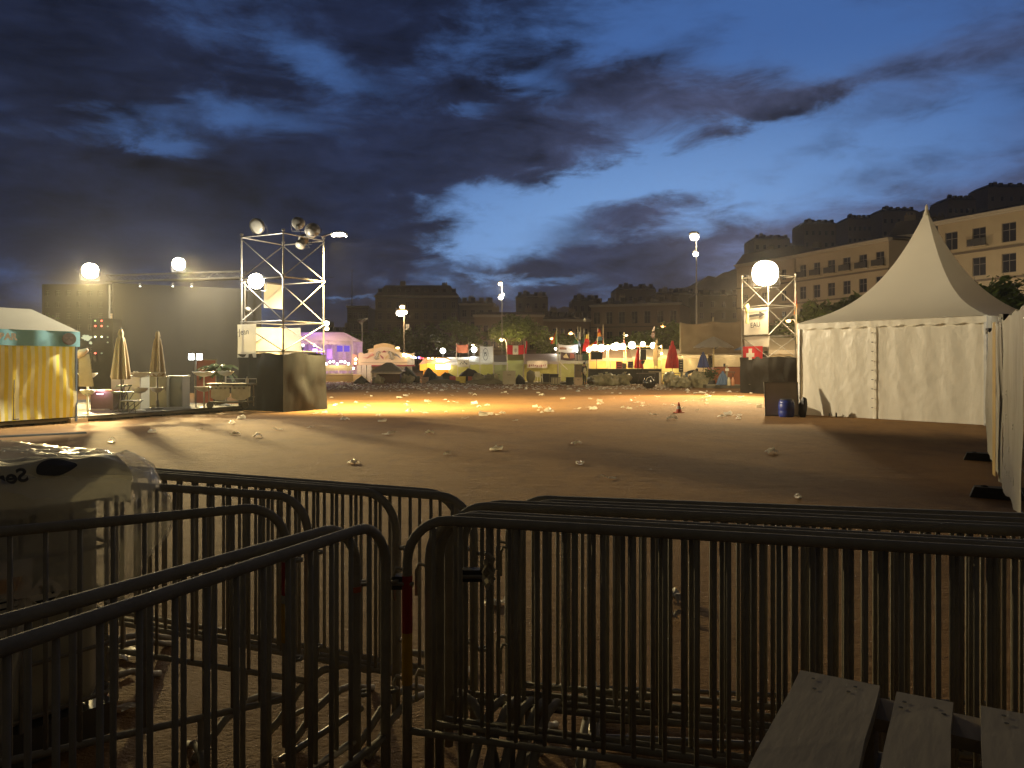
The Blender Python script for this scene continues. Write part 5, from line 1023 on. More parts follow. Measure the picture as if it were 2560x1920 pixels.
for i, (x, lab) in enumerate(((1822, 'first pale gas bottle under the grey brown table'), (1832, 'second pale gas bottle under the grey brown table'))):
    t = thing('gas_bottle', lab, 'bottle', X0(x, 49.2, .24)); MB().lathe([(0, 0), (.1, 0), (.11, .05), (.11, .36), (.06, .46), (.04, .54), (0, .54)], n=12).build('body', mat('bottle %d' % i, (.5, .45, .3) if i == 0 else (.45, .2, .1), .4), t, True)
t = thing('menu_sign', 'dark narrow chalkboard at the left end of the cream sheet', 'sign', X0(1697, 58)); MB().box((.17, 0, hz(914, 58)), (.34, .05, .95)).build('board', M_black, t); MB().box((.17, .05, .6), (.06, .05, 1.2)).build('post', M_dark, t)
for k in range(5): MB().box((.17, -.03, hz(900 + k * 6, 58)), (.2 - .03 * (k % 2), .01, .05)).build('chalk_line', mat('chalk', (.40, .36, .28), .8), t)
t = thing('potted_bush', 'green bush in a tub left of the rust red container', 'plant', X0(1777, 52)); MB().lathe([(0, 0), (.25, 0), (.32, .5), (0, .48)], n=12).build('pot', M_dark, t, True); m = MB(); rnd = random.Random(9)
for k in range(260): p = Vector((rnd.gauss(0, .25), rnd.gauss(0, .2), .9 + rnd.gauss(0, .22))); s = .09; u_ = Vector((rnd.gauss(0, 1), rnd.gauss(0, 1), rnd.gauss(0, 1))).normalized(); w_ = u_.orthogonal() * s * .5; m.poly([p - u_ * s, p + w_, p + u_ * s, p - w_])
m.build('foliage', mat('bush leaves', (.06, .08, .03), .6, trans=.2), t, recalc=False)
# ---------------------------------------------------------------- dim things and heaps in front of the stalls
def dark_tent(label, x0, x1, yt, yb, d, col=(.045, .05, .04), peak=.5, name='covered_heap', cat='tarpaulin heap'):
    a = X0(x0, d); w = (x1 - x0) / F * d; h = hz(yt, d); t = thing(name, label, cat, a)
    def fn(u, v):
        e = 1 - abs(u - peak) / (peak if u < peak else 1 - peak); q = v * math.pi / 2; return (u * w, -math.cos(q) * .9 + .15 * nz3(u * 5, v * 3, x0), max(.0, (h * (.42 + .58 * e ** .8)) * math.sin(q) * (1 + .12 * nz3(u * 6, v * 4, x0 + 3))))
    MB().grid(fn, 24, 10).build('front', mat('tarp ' + str(col), col, .8, 0, .3, 1), t, True, recalc=False)
    MB().grid(lambda u, v: (fn(u, 1)[0], fn(u, 1)[1] + v * 1.2, fn(u, 1)[2] * (1 - v)), 24, 4).build('back', mat('tarp ' + str(col), col), t, True, recalc=False)
dark_tent('peaked dark green tarpaulin right of the grey canopy', 998, 1042, 917, 950, 66, peak=.42); dark_tent('peaked dark tarpaulin in front of the orange booth', 1058, 1094, 918, 948, 66, (.03, .03, .028), peak=.35)
dark_tent('long low dark tarpaulin heap left of centre', 1098, 1146, 930, 948, 66, (.045, .045, .03), peak=.3); dark_tent('rumpled black sheet draped over tables in front of the stalls', 1146, 1214, 920, 940, 65, (.03, .025, .025), peak=.35)
dark_tent('low dark round tarp at the left of the heaps', 890, 918, 940, 954, 63, (.08, .075, .055), peak=.5)
dark_tent('black dome shaped cover beside the pale box', 1289, 1312, 935, 958, 61, (.02, .02, .022), peak=.35)
d = 63; t = thing('canopy_tent', 'small grey pitched canopy in front of the fairground facade', 'tent', X0(926, d)); w = 80 / F * d; ze, zr = hz(929, d), hz(906, d)
MB().add([(0, 0, ze), (w, 0, ze), (w, 2.4, ze), (0, 2.4, ze), (w * .42, 1.2, zr), (w * .58, 1.2, zr)], [(0, 1, 5, 4), (2, 3, 4, 5), (3, 0, 4), (1, 2, 5)]).build('roof', mat('grey canopy cloth', (.30, .27, .23), .8, trans=.1), t)
MB().box((w / 2, -.01, ze - .04), (w, .02, .14)).build('valance', mat('grey canopy cloth', (.30, .27, .23)), t)
for x in (.2, w - .2): MB().box((x, .1, ze / 2), (.05, .05, ze)).build('post', M_dark, t)
MB().box((w * .5, 1.2, .4), (w * .75, .3, .78)).build('counter', mat('dark brown counter', (.12, .06, .035), .7), t)
def bags(label, x, yb, d, r, n, seed, col=(.34, .31, .20), grp='heaped clear rubbish bags'):
    """n bags, each its own thing"""
    rnd = random.Random(seed)
    for i in range(n):
        xx = x[0] + (x[1] - x[0]) * (i + .5) / n + rnd.uniform(-2, 2); rr = r * rnd.uniform(.8, 1.15); t = thing('rubbish_bag', label, 'rubbish bag', X0(xx, d + rnd.uniform(-.6, .8)), rnd.random() * 6, grp)
        MB().blob((0, 0, rr * .75), (rr, rr * .9, rr * .95), .32, 1.9, 14, 10, True, seed + i).build('bag', mat('clear rubbish bag', col, .35, 0, .35, 5, .6, 9, trans=.25, coat=.3), t, True)
        MB().lathe([(.10 * rr / .35, rr * 1.45), (.05, rr * 1.62), (.09, rr * 1.82), (.12, rr * 1.9)], n=8).build('knot', mat('clear rubbish bag'), t, True)
        m = MB()
        for k in range(7): a = rnd.random() * 6.28; e = rnd.uniform(.1, 1.2); q = Vector((math.cos(a) * math.cos(e), math.sin(a) * math.cos(e), math.sin(e))) * rr * .80; m.blob(q + Vector((0, 0, rr * .6)), rr * .2, .4, 3, 7, 5, True, k)
        m.build('contents', mat('mixed rubbish', (.42, .34, .22), .5, 0, .6, 30), t)
bags('bulging clear rubbish bag in the heap before the black counter', (1492, 1572), 972, 57.5, .50, 5, 3); bags('smaller clear rubbish bag at the left foot of the black counter', (1474, 1492), 965, 58.5, .36, 2, 13, grp='clear rubbish bags at the counter end')
bags('clear rubbish bag in the heap by the bending person', (1668, 1768), 975, 52.5, .52, 6, 23, grp='clear rubbish bags around the bending person')
bags('clear rubbish bag in the pile before the dark peaked tarpaulin', (1006, 1030), 955, 64, .42, 3, 33, grp='clear rubbish bags by the peaked tarpaulin'); bags('clear rubbish bag in the pile below the grey canopy', (938, 958), 955, 63, .36, 2, 43, grp='clear rubbish bags below the grey canopy')
bags('clear rubbish bag in the tall pile before the rumpled black sheet', (1188, 1228), 962, 62, .42, 4, 53, grp='clear rubbish bags before the black sheet')
bags('black rubbish bag beside the tall pile of clear bags', (1216, 1240), 958, 61.5, .42, 2, 63, (.02, .02, .022), 'black rubbish bags')
_o = _mats['clear rubbish bag']
t = thing('rubbish_bag', 'big round black rubbish bag in front of the black counter', 'rubbish bag', X0(1622, 50.5)); MB().blob((0, 0, .40), (.40, .38, .42), .12, 1.6, 16, 12, True, 4).build('bag', mat('black bag film', (.02, .02, .02), .25, 0, .2, 4, .5, 12, coat=.4), t, True)
MB().tube([(-.3, -.22, .35), (-.15, -.3, .72), (.1, -.3, .80), (.3, -.2, .5)], .02, 5).build('strap', mat('pale strap', (.5, .46, .38), .6), t)
def box_thing(name, label, x0, x1, y0, yb, d, col, cat='box', dep=.5, lid=True):
    a = X0(x0, d); w = (x1 - x0) / F * d; h = hz(y0, d); t = thing(name, label, cat, a); MB().box((w / 2, dep / 2, h / 2), (w, dep, h)).build('body', mat('box ' + str(col), col, .75, 0, .12, 3), t)
    if lid: MB().box((w / 2, dep / 2, h + .01), (w + .03, dep + .03, .04)).build('lid', mat('box ' + str(col), col), t)
    MB().box((w / 2, -.008, h * .72), (w * .3, .015, .04)).build('handle', M_dark, t); return t
box_thing('crate', 'tall pale beige box standing before the closed stalls', 1257, 1289, 928, 960, 60, (.38, .33, .24)); box_thing('crate', 'pale green box behind the tall beige box', 1238, 1256, 928, 945, 62, (.38, .40, .22)); box_thing('cardboard_box', 'pinkish cardboard box between the dark heaps', 1054, 1070, 944, 955, 63.5, (.30, .20, .13))
box_thing('cardboard_box', 'cardboard box on the deck left of the standing person', 1436, 1456, 944, 972, 57, (.36, .26, .18), lid=False); box_thing('crate', 'black box before the stall left of the cardboard box', 1416, 1434, 944, 965, 59, (.04, .04, .035)); box_thing('crate', 'grey brown crate pile behind the standing person', 1437, 1455, 912, 940, 62, (.16, .12, .08))
t = box_thing('slatted_crate', 'striped slatted crate at the edge of the low stage', 1378, 1401, 944, 960, 58.5, (.10, .09, .06))
for k in range(6): MB().box((.06 + k * .12, -.02, .32), (.05, .02, .46)).build('slat', mat('pale slat', (.45, .38, .25), .7), t)
t = thing('low_stage', 'long low stage edge before the closed stalls', 'stage', X0(1256, 60.4)); w = 205 / F * 60.4; MB().box((w / 2, .9, .08), (w, 1.8, .16)).build('deck', mat('grey stage deck', (.22, .19, .14), .7, 0, .2, 2), t)
def plastic_chair(label, x, d, col, rz=0, grp=None, z0=.16):
    t = thing('plastic_chair', label, 'chair', X0(x, d, z0), rz, grp); m_ = mat('chair plastic ' + str(col), col, .4, coat=.3)
    MB().box((0, 0, .44), (.44, .44, .04)).build('seat', m_, t); MB().grid(lambda u, v: (-.22 + .44 * u, .22 + .05 * math.sin(math.pi * u) + .06 * v, .46 + .40 * v), 6, 4).build('backrest', m_, t, recalc=False)
    for sx in (-1, 1):
        for sy in (-1, 1): MB().tube([(sx * .20, sy * .19, .44), (sx * .24, sy * .24, 0)], [.035, .025], 6).build('leg', m_, t)
        MB().tube([(sx * .23, -.18, .44), (sx * .24, -.2, .66), (sx * .23, .24, .68)], .02, 5).build('armrest', m_, t)
plastic_chair('white plastic chair standing before the mustard stall sheet', 1347, 60, (.72, .68, .55), .4); plastic_chair('green plastic chair behind the pedestal table', 1672, 54, (.16, .26, .14), .5, z0=0)
t = thing('round_cover', 'grey folded cloth covered seat beside the white plastic chair', 'covered chair', X0(1327, 60.2, .16)); MB().blob((0, 0, .45), (.36, .3, .5), .12, 2, 14, 10, True, 3).build('cloth', mat('grey brown cover', (.16, .14, .10), .8), t, True)
for i, (x0, x1, y0, lab) in enumerate([(1354, 1373, 935, 'left black bench box before the mustard sheet'), (1374, 1396, 936, 'right black bench box before the mustard sheet')]): box_thing('bench_box', lab, x0, x1, y0, 950, 61, (.035, .03, .03), 'box')
t = thing('pedestal_table', 'pale pedestal table with a long slatted top before the counter', 'table', X0(1650, 52.5)); MB().tube([(0, 0, .1), (0, 0, 1.05)], .07, 8).build('stem', mat('pale metal', (.50, .42, .32), .5), t); MB().box((0, 0, .06), (.5, .4, .12)).build('foot', mat('pale metal', (.5, .42, .32)), t)
MB().box((-.25, -.12, 1.08), (1.1, .12, .03)).box((0, .1, 1.08), (1.0, .12, .03)).build('top', mat('pale slat', (.45, .38, .25)), t)
folding_table('dark folding table left of the pedestal table', 1594, 1640, 58, .9, (.10, .08, .06), z0=0); folding_table('dark folding table behind the bending person', 1655, 1700, 55, .95, (.05, .045, .04), z0=0)
folding_table('dark bench table on the left of the bending person', 1700, 1768, 57, 1.0, (.05, .045, .04), z0=0)
for i, (x, d_, c, lab) in enumerate([(1152, 63, (.55, .42, .06), 'yellow crate among the heaps under the black sheet'), (1132, 63.5, (.40, .04, .04), 'red crate left of the yellow crate in the heaps'), (1178, 62.8, (.42, .10, .05), 'orange red plastic pile right of the yellow crate'), (1098, 64, (.06, .06, .05), 'dark bin between the heaps left of the red crate'), (1042, 64.5, (.05, .05, .05), 'black bin at the foot of the peaked tarpaulin')]):
    t = thing('crate' if i < 3 else 'bin', lab, 'crate' if i < 3 else 'bin', X0(x, d_)); w_ = .8 if i == 0 else .5; MB().box((0, 0, .3), (w_, .4, .5)).build('body', mat('crate ' + str(c), c, .5), t); MB().box((0, 0, .56), (w_ + .04, .44, .05)).build('rim', mat('crate ' + str(c), c), t)
dark_tent('heap of mixed refuse left of the pale beige box', 1166, 1256, 944, 962, 61.8, (.16, .14, .09), peak=.7, cat='refuse heap', name='refuse_heap'); dark_tent('low heap of refuse between the dark tarpaulins', 1068, 1150, 946, 958, 63, (.14, .12, .08), peak=.4, cat='refuse heap', name='refuse_heap')
# traffic cone
t = thing('traffic_cone', 'orange and white traffic cone standing alone on the open ground', 'traffic cone', G(1697, 1032)); OR = mat('cone orange', (.62, .09, .03), .5)
MB().box((0, 0, .012), (.27, .27, .024), .3).build('base', OR, t); MB().lathe([(.105, .02), (.078, .13), (.077, .13)], n=18).lathe([(.052, .23), (.022, .36), (.015, .365), (0, .36)], n=18).build('cone', OR, t, True)
MB().lathe([(.081, .128), (.055, .232), (.05, .235)], n=18).build('white_band', mat('reflective white', (.7, .68, .6), .4), t, True)
# ---------------------------------------------------------------- people
def person(label, loc, rz, J, shirt, trouser, skin, hair, group=None):
    """J: joints; body grown as one skin and coloured by region"""
    names = ['pelvis', 'chest', 'neck', 'head', 'crown', 'shL', 'elL', 'haL', 'shR', 'elR', 'haR', 'hiL', 'knL', 'anL', 'toL', 'hiR', 'knR', 'anR', 'toR', 'belly']
    rad = dict(pelvis=.15, belly=.14, chest=.16, neck=.055, head=.085, crown=.075, shL=.07, elL=.045, haL=.032, shR=.07, elR=.045, haR=.032, hiL=.095, knL=.065, anL=.045, toL=.04, hiR=.095, knR=.065, anR=.045, toR=.04)
    ed = [('pelvis', 'belly'), ('belly', 'chest'), ('chest', 'neck'), ('neck', 'head'), ('head', 'crown'), ('chest', 'shL'), ('shL', 'elL'), ('elL', 'haL'), ('chest', 'shR'), ('shR', 'elR'), ('elR', 'haR'), ('pelvis', 'hiL'), ('hiL', 'knL'), ('knL', 'anL'), ('anL', 'toL'), ('pelvis', 'hiR'), ('hiR', 'knR'), ('knR', 'anR'), ('anR', 'toR')]
    idx = {n: i for i, n in enumerate(names)}; vs = [Vector(J[n]) for n in names]; E = [(idx[a], idx[b]) for a, b in ed]; V_ = list(vs); rr = [rad[n] for n in names]
    for hand, el in (('haL', 'elL'), ('haR', 'elR')):
        h = Vector(J[hand]); dd = (h - Vector(J[el])).normalized(); sd = dd.cross(Vector((0, 0, 1))).normalized() if abs(dd.z) < .9 else Vector((1, 0, 0))
        for k in range(5):
            off = (k - 1.5) * .022 if k < 4 else -.055; p1 = h + dd * (.05 if k < 4 else .01) + sd * off; p2 = h + dd * ((.10, .125, .12, .10)[k] if k < 4 else .05) + sd * (off * 1.1) + Vector((0, -.012, -.01))
            a = len(V_); V_ += [p1, p2]; rr += [.012, .009]; E += [(idx[hand], a), (a, a + 1)]
    me = bpy.data.meshes.new('tmp_body'); me.from_pydata([tuple(v) for v in V_], E, []); o = bpy.data.objects.new('tmp_body', me); C.objects.link(o)
    md = o.modifiers.new('s', 'SKIN'); o.modifiers.new('b', 'SUBSURF').levels = 1
    for i, sv in enumerate(me.skin_vertices[0].data): sv.radius = (rr[i], rr[i]); sv.use_root = (i == 0)
    dg = bpy.context.evaluated_depsgraph_get(); em = bpy.data.meshes.new_from_object(o.evaluated_get(dg)); bpy.data.objects.remove(o)
    for m_ in (shirt, trouser, skin, mat('dark shoe', (.04, .035, .03), .6)): em.materials.append(m_)
    hd, hl, hr, pv = Vector(J['head']), Vector(J['haL']), Vector(J['haR']), Vector(J['pelvis'])
    def near(c, a, b): a, b = Vector(J[a]), Vector(J[b]); u = max(0, min(1, (c - a).dot(b - a) / (b - a).length_squared)); return (c - a - (b - a) * u).length
    for p in em.polygons:
        c = p.center; p.use_smooth = True; dl = min(near(c, 'hiL', 'knL'), near(c, 'knL', 'anL'), near(c, 'hiR', 'knR'), near(c, 'knR', 'anR'), near(c, 'pelvis', 'hiL')); du = min(near(c, 'belly', 'chest'), near(c, 'shL', 'elL'), near(c, 'elL', 'haL'), near(c, 'shR', 'elR'), near(c, 'elR', 'haR'))
        p.material_index = 2 if (c - hd).length < .17 or (c - hl).length < .07 + .05 or (c - hr).length < .12 else (3 if min(near(c, 'anL', 'toL'), near(c, 'anR', 'toR')) < .05 and c.z < .1 else (1 if dl < du else 0))
    em.name = 'body'; t = thing('person', label, 'person', loc, rz, group); link('body', em, t)
    up = (Vector(J['crown']) - hd).normalized(); fwd = Vector((0, -1, 0)); fwd = (fwd - up * fwd.dot(up)).normalized(); hc = (hd + Vector(J['crown'])) / 2
    MB().blob(hc - fwd * .02 + up * .02, (.098, .098, .105), .05, 3, 14, 10, False).build('hair', hair, t, True)
    q = MB(); side = up.cross(fwd)
    q.tube([hc + fwd * .085 - up * .005, hc + fwd * .118 - up * .035, hc + fwd * .092 - up * .045], [.010, .016, .008], 6); q.build('nose', skin, t, True)
    for s in (-1, 1): MB().blob(hc + side * s * .035 + fwd * .088 + up * .012, .013, 0, 1, 8, 6, False).build('eye', M_ink, t, True); MB().blob(hc + side * s * .098 - up * .01, (.014, .022, .032), 0, 1, 8, 6, False).build('ear', skin, t, True)
    MB().blob(hc + fwd * .09 - up * .075, (.026, .010, .008), 0, 1, 8, 6, False).build('mouth', mat('lips', (.25, .09, .07), .5), t, True)
    return t
SK = mat('skin', (.36, .20, .12), .6); HR = mat('dark hair', (.025, .018, .012), .7)
std = dict(pelvis=(0, 0, .95), belly=(0, .01, 1.1), chest=(0, 0, 1.32), neck=(0, -.01, 1.50), head=(0, -.03, 1.60), crown=(0, -.03, 1.68), shL=(.19, 0, 1.42), elL=(.25, -.04, 1.14), haL=(.20, -.22, .98), shR=(-.19, 0, 1.42), elR=(-.26, .03, 1.14), haR=(-.25, -.04, .90), hiL=(.10, 0, .90), knL=(.12, -.03, .50), anL=(.13, .02, .08), toL=(.15, -.13, .04), hiR=(-.10, 0, .90), knR=(-.10, .0, .50), anR=(-.11, .05, .08), toR=(-.12, -.10, .04))
pl = X0(1461, 57); person('person in dark clothes with a cap standing at the left end of the black counter', pl, R(-50), std, mat('dark jacket', (.05, .04, .035), .8), mat('dark trousers', (.03, .03, .035), .8), SK, mat('dark cap', (.03, .03, .03), .8))
t = thing('carrier_bag', 'pale carrier bag held by the standing person', 'bag', pl + Vector((.02, -.22, .80))); MB().blob((0, 0, .25), (.12, .08, .26), .3, 3, 12, 8, False, 2).build('bag', mat('pale carrier bag', (.60, .55, .36), .5, trans=.3), t, True); MB().tube([(-.05, 0, .48), (0, 0, .6), (.05, 0, .48)], .01, 5).build('handle', mat('pale carrier bag'), t)
bend = dict(pelvis=(0, .25, .92), belly=(0, .08, 1.02), chest=(0, -.18, 1.12), neck=(0, -.38, 1.16), head=(0, -.47, 1.16), crown=(0, -.53, 1.19), shL=(.19, -.27, 1.12), elL=(.22, -.38, .86), haL=(.14, -.55, .66), shR=(-.19, -.27, 1.12), elR=(-.22, -.35, .84), haR=(-.12, -.52, .64), hiL=(.10, .25, .88), knL=(.12, .12, .48), anL=(.13, .26, .08), toL=(.14, .10, .04), hiR=(-.10, .25, .88), knR=(-.12, .16, .48), anR=(-.13, .34, .08), toR=(-.14, .18, .04))
person('person in a black jacket bending over the rubbish bags', X0(1724, 55), R(72), bend, mat('black jacket', (.025, .025, .03), .7), mat('blue grey jeans', (.09, .13, .18), .8), SK, HR)
# ---------------------------------------------------------------- crowd barriers in front of us
M_bar = mat('worn galvanised tube', (.27, .245, .20), .8, .05, .25, 12, .15, 60)
RZB, RAD = 1.08, .019
def rail(x, y): d = F * (H0 - RZB) / (y - HY); return Vector(((x - CX) / F * d, d, 0))
_bm = {}
def arc(c, r, a0, a1, n=7): return [Vector((c[0] + r * math.cos(R(a0 + (a1 - a0) * k / n)), 0, c[1] + r * math.sin(R(a0 + (a1 - a0) * k / n)))) for k in range(n + 1)]
def barrier(label, a, b=None, L=2.5, anchor='b', feet=True, bands=None, hook=(1, 1), lo=.26):
    """a, b: two points seen on its top rail; it keeps its real length from the anchored end"""
    u = (b - a).normalized()
    if anchor == 'b': A = b - u * L
    else: A = a
    t = thing('crowd_barrier', label, 'crowd barrier', (A.x, A.y, 0), math.atan2(u.y, u.x), 'steel crowd barriers in front of the camera')
    key = round(L, 2)
    if key not in _bm:
        rc = .17; pts = [Vector((0, 0, .06)), Vector((0, 0, .5))] + arc((rc, RZB - rc), rc, 180, 90) + arc((L - rc, RZB - rc), rc, 90, 0) + [Vector((L, 0, .5)), Vector((L, 0, .06))]
        fr = MB(); fr.tube(pts, RAD, 12)
        n = int(round(L / .11)) - 1; sp = L / (n + 1)
        bar = MB(); bar.tube([(0, 0, lo), (0, 0, RZB - .01)], .0085, 8)
        br = MB(); br.tube([(0, 0, lo), (L, 0, lo)], .014, 10)
        ft = MB(); ft.tube([(0, -.33, .012), (0, -.26, .035), (0, -.14, .095), (0, 0, .118), (0, .14, .095), (0, .26, .035), (0, .33, .012)], .017, 8)
        hk = MB(); hk.tube([(0, 0, .46), (-.045, 0, .465), (-.055, 0, .44), (-.055, 0, .34)], .007, 6)
        lp = MB()
        lp.lathe([(.012, -.006), (.026, -.006), (.026, .006), (.012, .006), (.012, -.006)], (.045, 0, .42), 10)
        cl = MB(); cl.lathe([(.0195, -.03), (.029, -.03), (.029, .03), (.0195, .03)], (0, 0, 0), 10)
        _bm[key] = [x.mesh(nm, M_bar, True) for x, nm in ((fr, 'frame'), (bar, 'bar'), (br, 'bottom_rail'), (ft, 'foot'), (hk, 'hook'), (lp, 'hook_eye'), (cl, 'collar'))] + [n, sp]
    fr, bar, br, ft, hk, lp, cl, n, sp = _bm[key]
    link('frame', fr, t); link('bottom_rail', br, t)
    for k in range(n): link('bar', bar, t, (sp * (k + 1), 0, 0))
    if feet:
        for x in (.34, L - .34): link('foot', ft, t, (x, 0, 0))
        for x in (.34, L - .34): MB().tube([(x, 0, .11), (x, 0, lo)], .012, 6).build('foot_stem', M_bar, t)
    if hook[0]: link('hook', hk, t); link('hook', hk, t, (0, 0, .42))
    if hook[1]: link('hook_eye', lp, t, (L, 0, 0)); link('hook_eye', lp, t, (L, 0, .42))
    for c, end, z0, z1 in (bands or []): MB().tube([(L * end, 0, z0), (L * end, 0, z1)], RAD + .0016, 12).build('band', mat('tape ' + c, {'r': (.30, .008, .008), 'y': (.46, .26, .015), 'w': (.34, .32, .26), 'o': (.42, .09, .02)}[c], .5, 0, .15, 20), t, True)
    return t
# right hand group
barrier('nearest right barrier with red and yellow tape on its left leg', rail(1018, 1296), rail(2560, 1384), anchor='a', bands=[('r', 0, .64, .86), ('y', 0, .44, .64)])
barrier('second right barrier whose rail runs just above the nearest one', rail(1122, 1262), rail(2560, 1328), anchor='a')
barrier('third right barrier starting a little further right than the second', rail(1283, 1256), rail(2560, 1307), anchor='a')
barrier('fourth right barrier pressed behind the third one', rail(1300, 1253), rail(2560, 1301), anchor='a', L=2.5, hook=(1, 1)).location.y += .055
q_ = barrier('barrier pressed flat against the back of the nearest right one', rail(1040, 1296), rail(2560, 1382), anchor='a'); q_.location.y += .06; q_.location.x += .045
q_ = barrier('barrier pressed flat against the back of the second right one', rail(1140, 1262), rail(2560, 1328), anchor='a'); q_.location.y += .05; q_.location.x += .03
q_ = barrier('third barrier pressed into the stack right of the junction', rail(1080, 1296), rail(2560, 1380), anchor='a'); q_.location.y += .10; q_.location.x += .02
q_ = barrier('barrier pressed into the stack behind the third right one', rail(1290, 1256), rail(2560, 1305), anchor='a'); q_.location.y += .10; q_.location.x -= .03
# left hand group
q_ = barrier('barrier leaning close behind the farthest left one', rail(280, 1175), rail(1150, 1244), L=2.5); q_.location.y += .07
barrier('farthest left barrier with the long rail ending behind the right group', rail(266, 1175), rail(1185, 1246), L=2.5)
barrier('left barrier whose end leg stands just left of the junction', rail(301, 1181), rail(990, 1236) + Vector((0, .02, 0)), L=2.5).location.y -= .02
barrier('short left barrier ending behind the rubbish film with a curved end', rail(301, 1212), rail(771, 1244), L=1.5)
barrier('left barrier with red, grey and yellow tape on its end leg', rail(0, 1330), rail(716, 1262), L=2.5, bands=[('r', 1, .70, .84), ('w', 1, .665, .70), ('y', 1, .50, .665)])
barrier('nearest left barrier with the bright rim running out of the picture', rail(0, 1622), rail(964, 1302), L=2.5)
barrier('left barrier just behind the nearest one with orange tape on its leg', rail(0, 1557), rail(890, 1306), L=2.5, bands=[('o', 1, .82, .84)])
# loose clamps where the two groups meet
t = thing('barrier_clamp', 'black clamp joining the barriers between the left and right groups', 'clamp', (rail(1003, 1296).x, rail(1003, 1296).y + .02, .83)); MB().box((0, 0, 0), (.075, .05, .05)).build('plate', M_black, t); MB().tube([(-.05, -.03, 0), (.05, -.03, 0)], .008, 6).build('bolt', M_galv, t)
t = thing('barrier_clamp', 'black clamp holding the second right barrier beside torn tape', 'clamp', (rail(1182, 1300).x, rail(1182, 1300).y + .04, .86)); MB().box((0, 0, 0), (.09, .045, .045)).build('plate', M_black, t); MB().tube([(-.05, -.03, 0), (.05, -.03, 0)], .008, 6).build('bolt', M_galv, t)
t = thing('torn_tape', 'torn strip of pale tape knotted round the second right barrier', 'tape', (rail(1222, 1310).x, rail(1222, 1310).y - .01, .93))
m = MB(); rnd = random.Random(3)
for k in range(4): m.grid(lambda u, v, k=k: ((u - .5) * .022 + .016 * math.sin(k * 2 + v * 6), -.02 - .02 * math.sin(u * 4 + k * 2), -.075 * v + .015 * k + .012 * math.cos(u * 5 + k)), 4, 4)
m.build('strip', mat('pale barrier tape', (.40, .36, .28), .6, trans=.3), t, recalc=False)
# heap of spare feet and a fallen barrier between the groups
def spare_foot(label, p, rz, tilt, grp='spare barrier feet on the ground', s=1.0):
    t = thing('spare_steel_arch', label, 'barrier foot', p, rz, grp); t.rotation_euler[0] = tilt
    MB().tube([(0, -.32 * s, .02), (0, -.24 * s, .05), (0, -.12 * s, .14), (0, 0, .17), (0, .12 * s, .14), (0, .24 * s, .05), (0, .32 * s, .02)], .018, 8).build('tube', M_bar, t, True)
def F2(x, y, z=.02): return G(x, y, z)
for i, x in enumerate((1235, 1270, 1308, 1342, 1374)): spare_foot('curved steel foot in the row of feet below the right barriers', F2(x, 1868 + i * 3, .12), -.35, .15, 'row of curved steel feet')
spare_foot('shiny upturned steel foot left of the row of feet', F2(1175, 1850, .12), .5, .2); spare_foot('steel foot sticking out at the junction of the barriers', F2(1060, 1720, .08), .9, .1); spare_foot('steel foot lying crosswise behind the nearest left barrier', F2(820, 1760, .08), -.8, .2)
t = thing('foot_knob', 'round steel cap standing up below the junction of the barriers', 'steel cap', F2(1163, 1892, .12)); MB().lathe([(.028, -.11), (.03, .10), (.026, .125), (.012, .138), (0, .14)], n=16).build('cap', M_galv, t, True)
t = thing('steel_tube', 'thin steel tube lying slanted behind the nearest left barrier', 'tube', (0, 0, 0)); MB().tube([F2(700, 1900, .06), F2(905, 1770, .10)], .014, 8).build('tube', M_galv, t, True)
t = thing('steel_tube', 'second thin steel tube crossing below the taped leg', 'tube', (0, 0, 0)); MB().tube([F2(730, 1790, .06), F2(850, 1730, .12)], .012, 8).build('tube', M_galv, t, True)
t = thing('fallen_barrier', 'crowd barrier lying flat on the ground behind the right group', 'crowd barrier', (F2(1480, 1850).x, F2(1480, 1850).y, .03), -.12)
for k in range(5): MB().tube([(0, k * .13, .02 * (k % 2)), (1.9, k * .13, .02)], .012 if k else .019, 8).build('bar', M_galv, t, True)
MB().tube([(0, 0, .02), (0, .52, .02)], .019, 8).build('frame', M_galv, t, True)
# ---------------------------------------------------------------- white liquid container in its cage with the film over it
tw, td_, th = 1.2, .95, 1.12; u_ = Vector((.6, .8, 0)); n_in = Vector((-.8, .6, 0)); cr = Vector((-1.80, 3.45, 0)); A = cr - u_ * tw
ibc = thing('liquid_container', 'grey caged liquid container with warning labels at the left edge', 'container', A, math.atan2(u_.y, u_.x))
def rbox(x0, x1, y0, y1, z0, z1, r=.07):
    b = MB(); pr = []
    for cx_, cy_, a0 in ((x1 - r, y0 + r, -90), (x1 - r, y1 - r, 0), (x0 + r, y1 - r, 90), (x0 + r, y0 + r, 180)):
        for k in range(5): a = R(a0 + 90 * k / 4); pr.append((cx_ + r * math.cos(a), cy_ + r * math.sin(a)))
    n = len(pr); zs = [(z0, .94), (z0 + r * .4, .985), (z0 + r, 1), (z1 - r, 1), (z1 - r * .4, .985), (z1, .94)]; cx_, cy_ = (x0 + x1) / 2, (y0 + y1) / 2
    for z, k in zs: b.v += [Vector((cx_ + (x - cx_) * k, cy_ + (y - cy_) * k, z)) for x, y in pr]
    for j in range(len(zs) - 1):
        for i in range(n): b.face((j * n + i, j * n + (i + 1) % n, (j + 1) * n + (i + 1) % n, (j + 1) * n + i))
    b.face(tuple(range(n))[::-1]); b.face(tuple((len(zs) - 1) * n + i for i in range(n))); return b
rbox(.04, tw - .04, .04, td_ - .04, .16, th - .04).build('tank', mat('milky tank plastic', (.50, .48, .38), .45, 0, .12, 3), ibc, True)
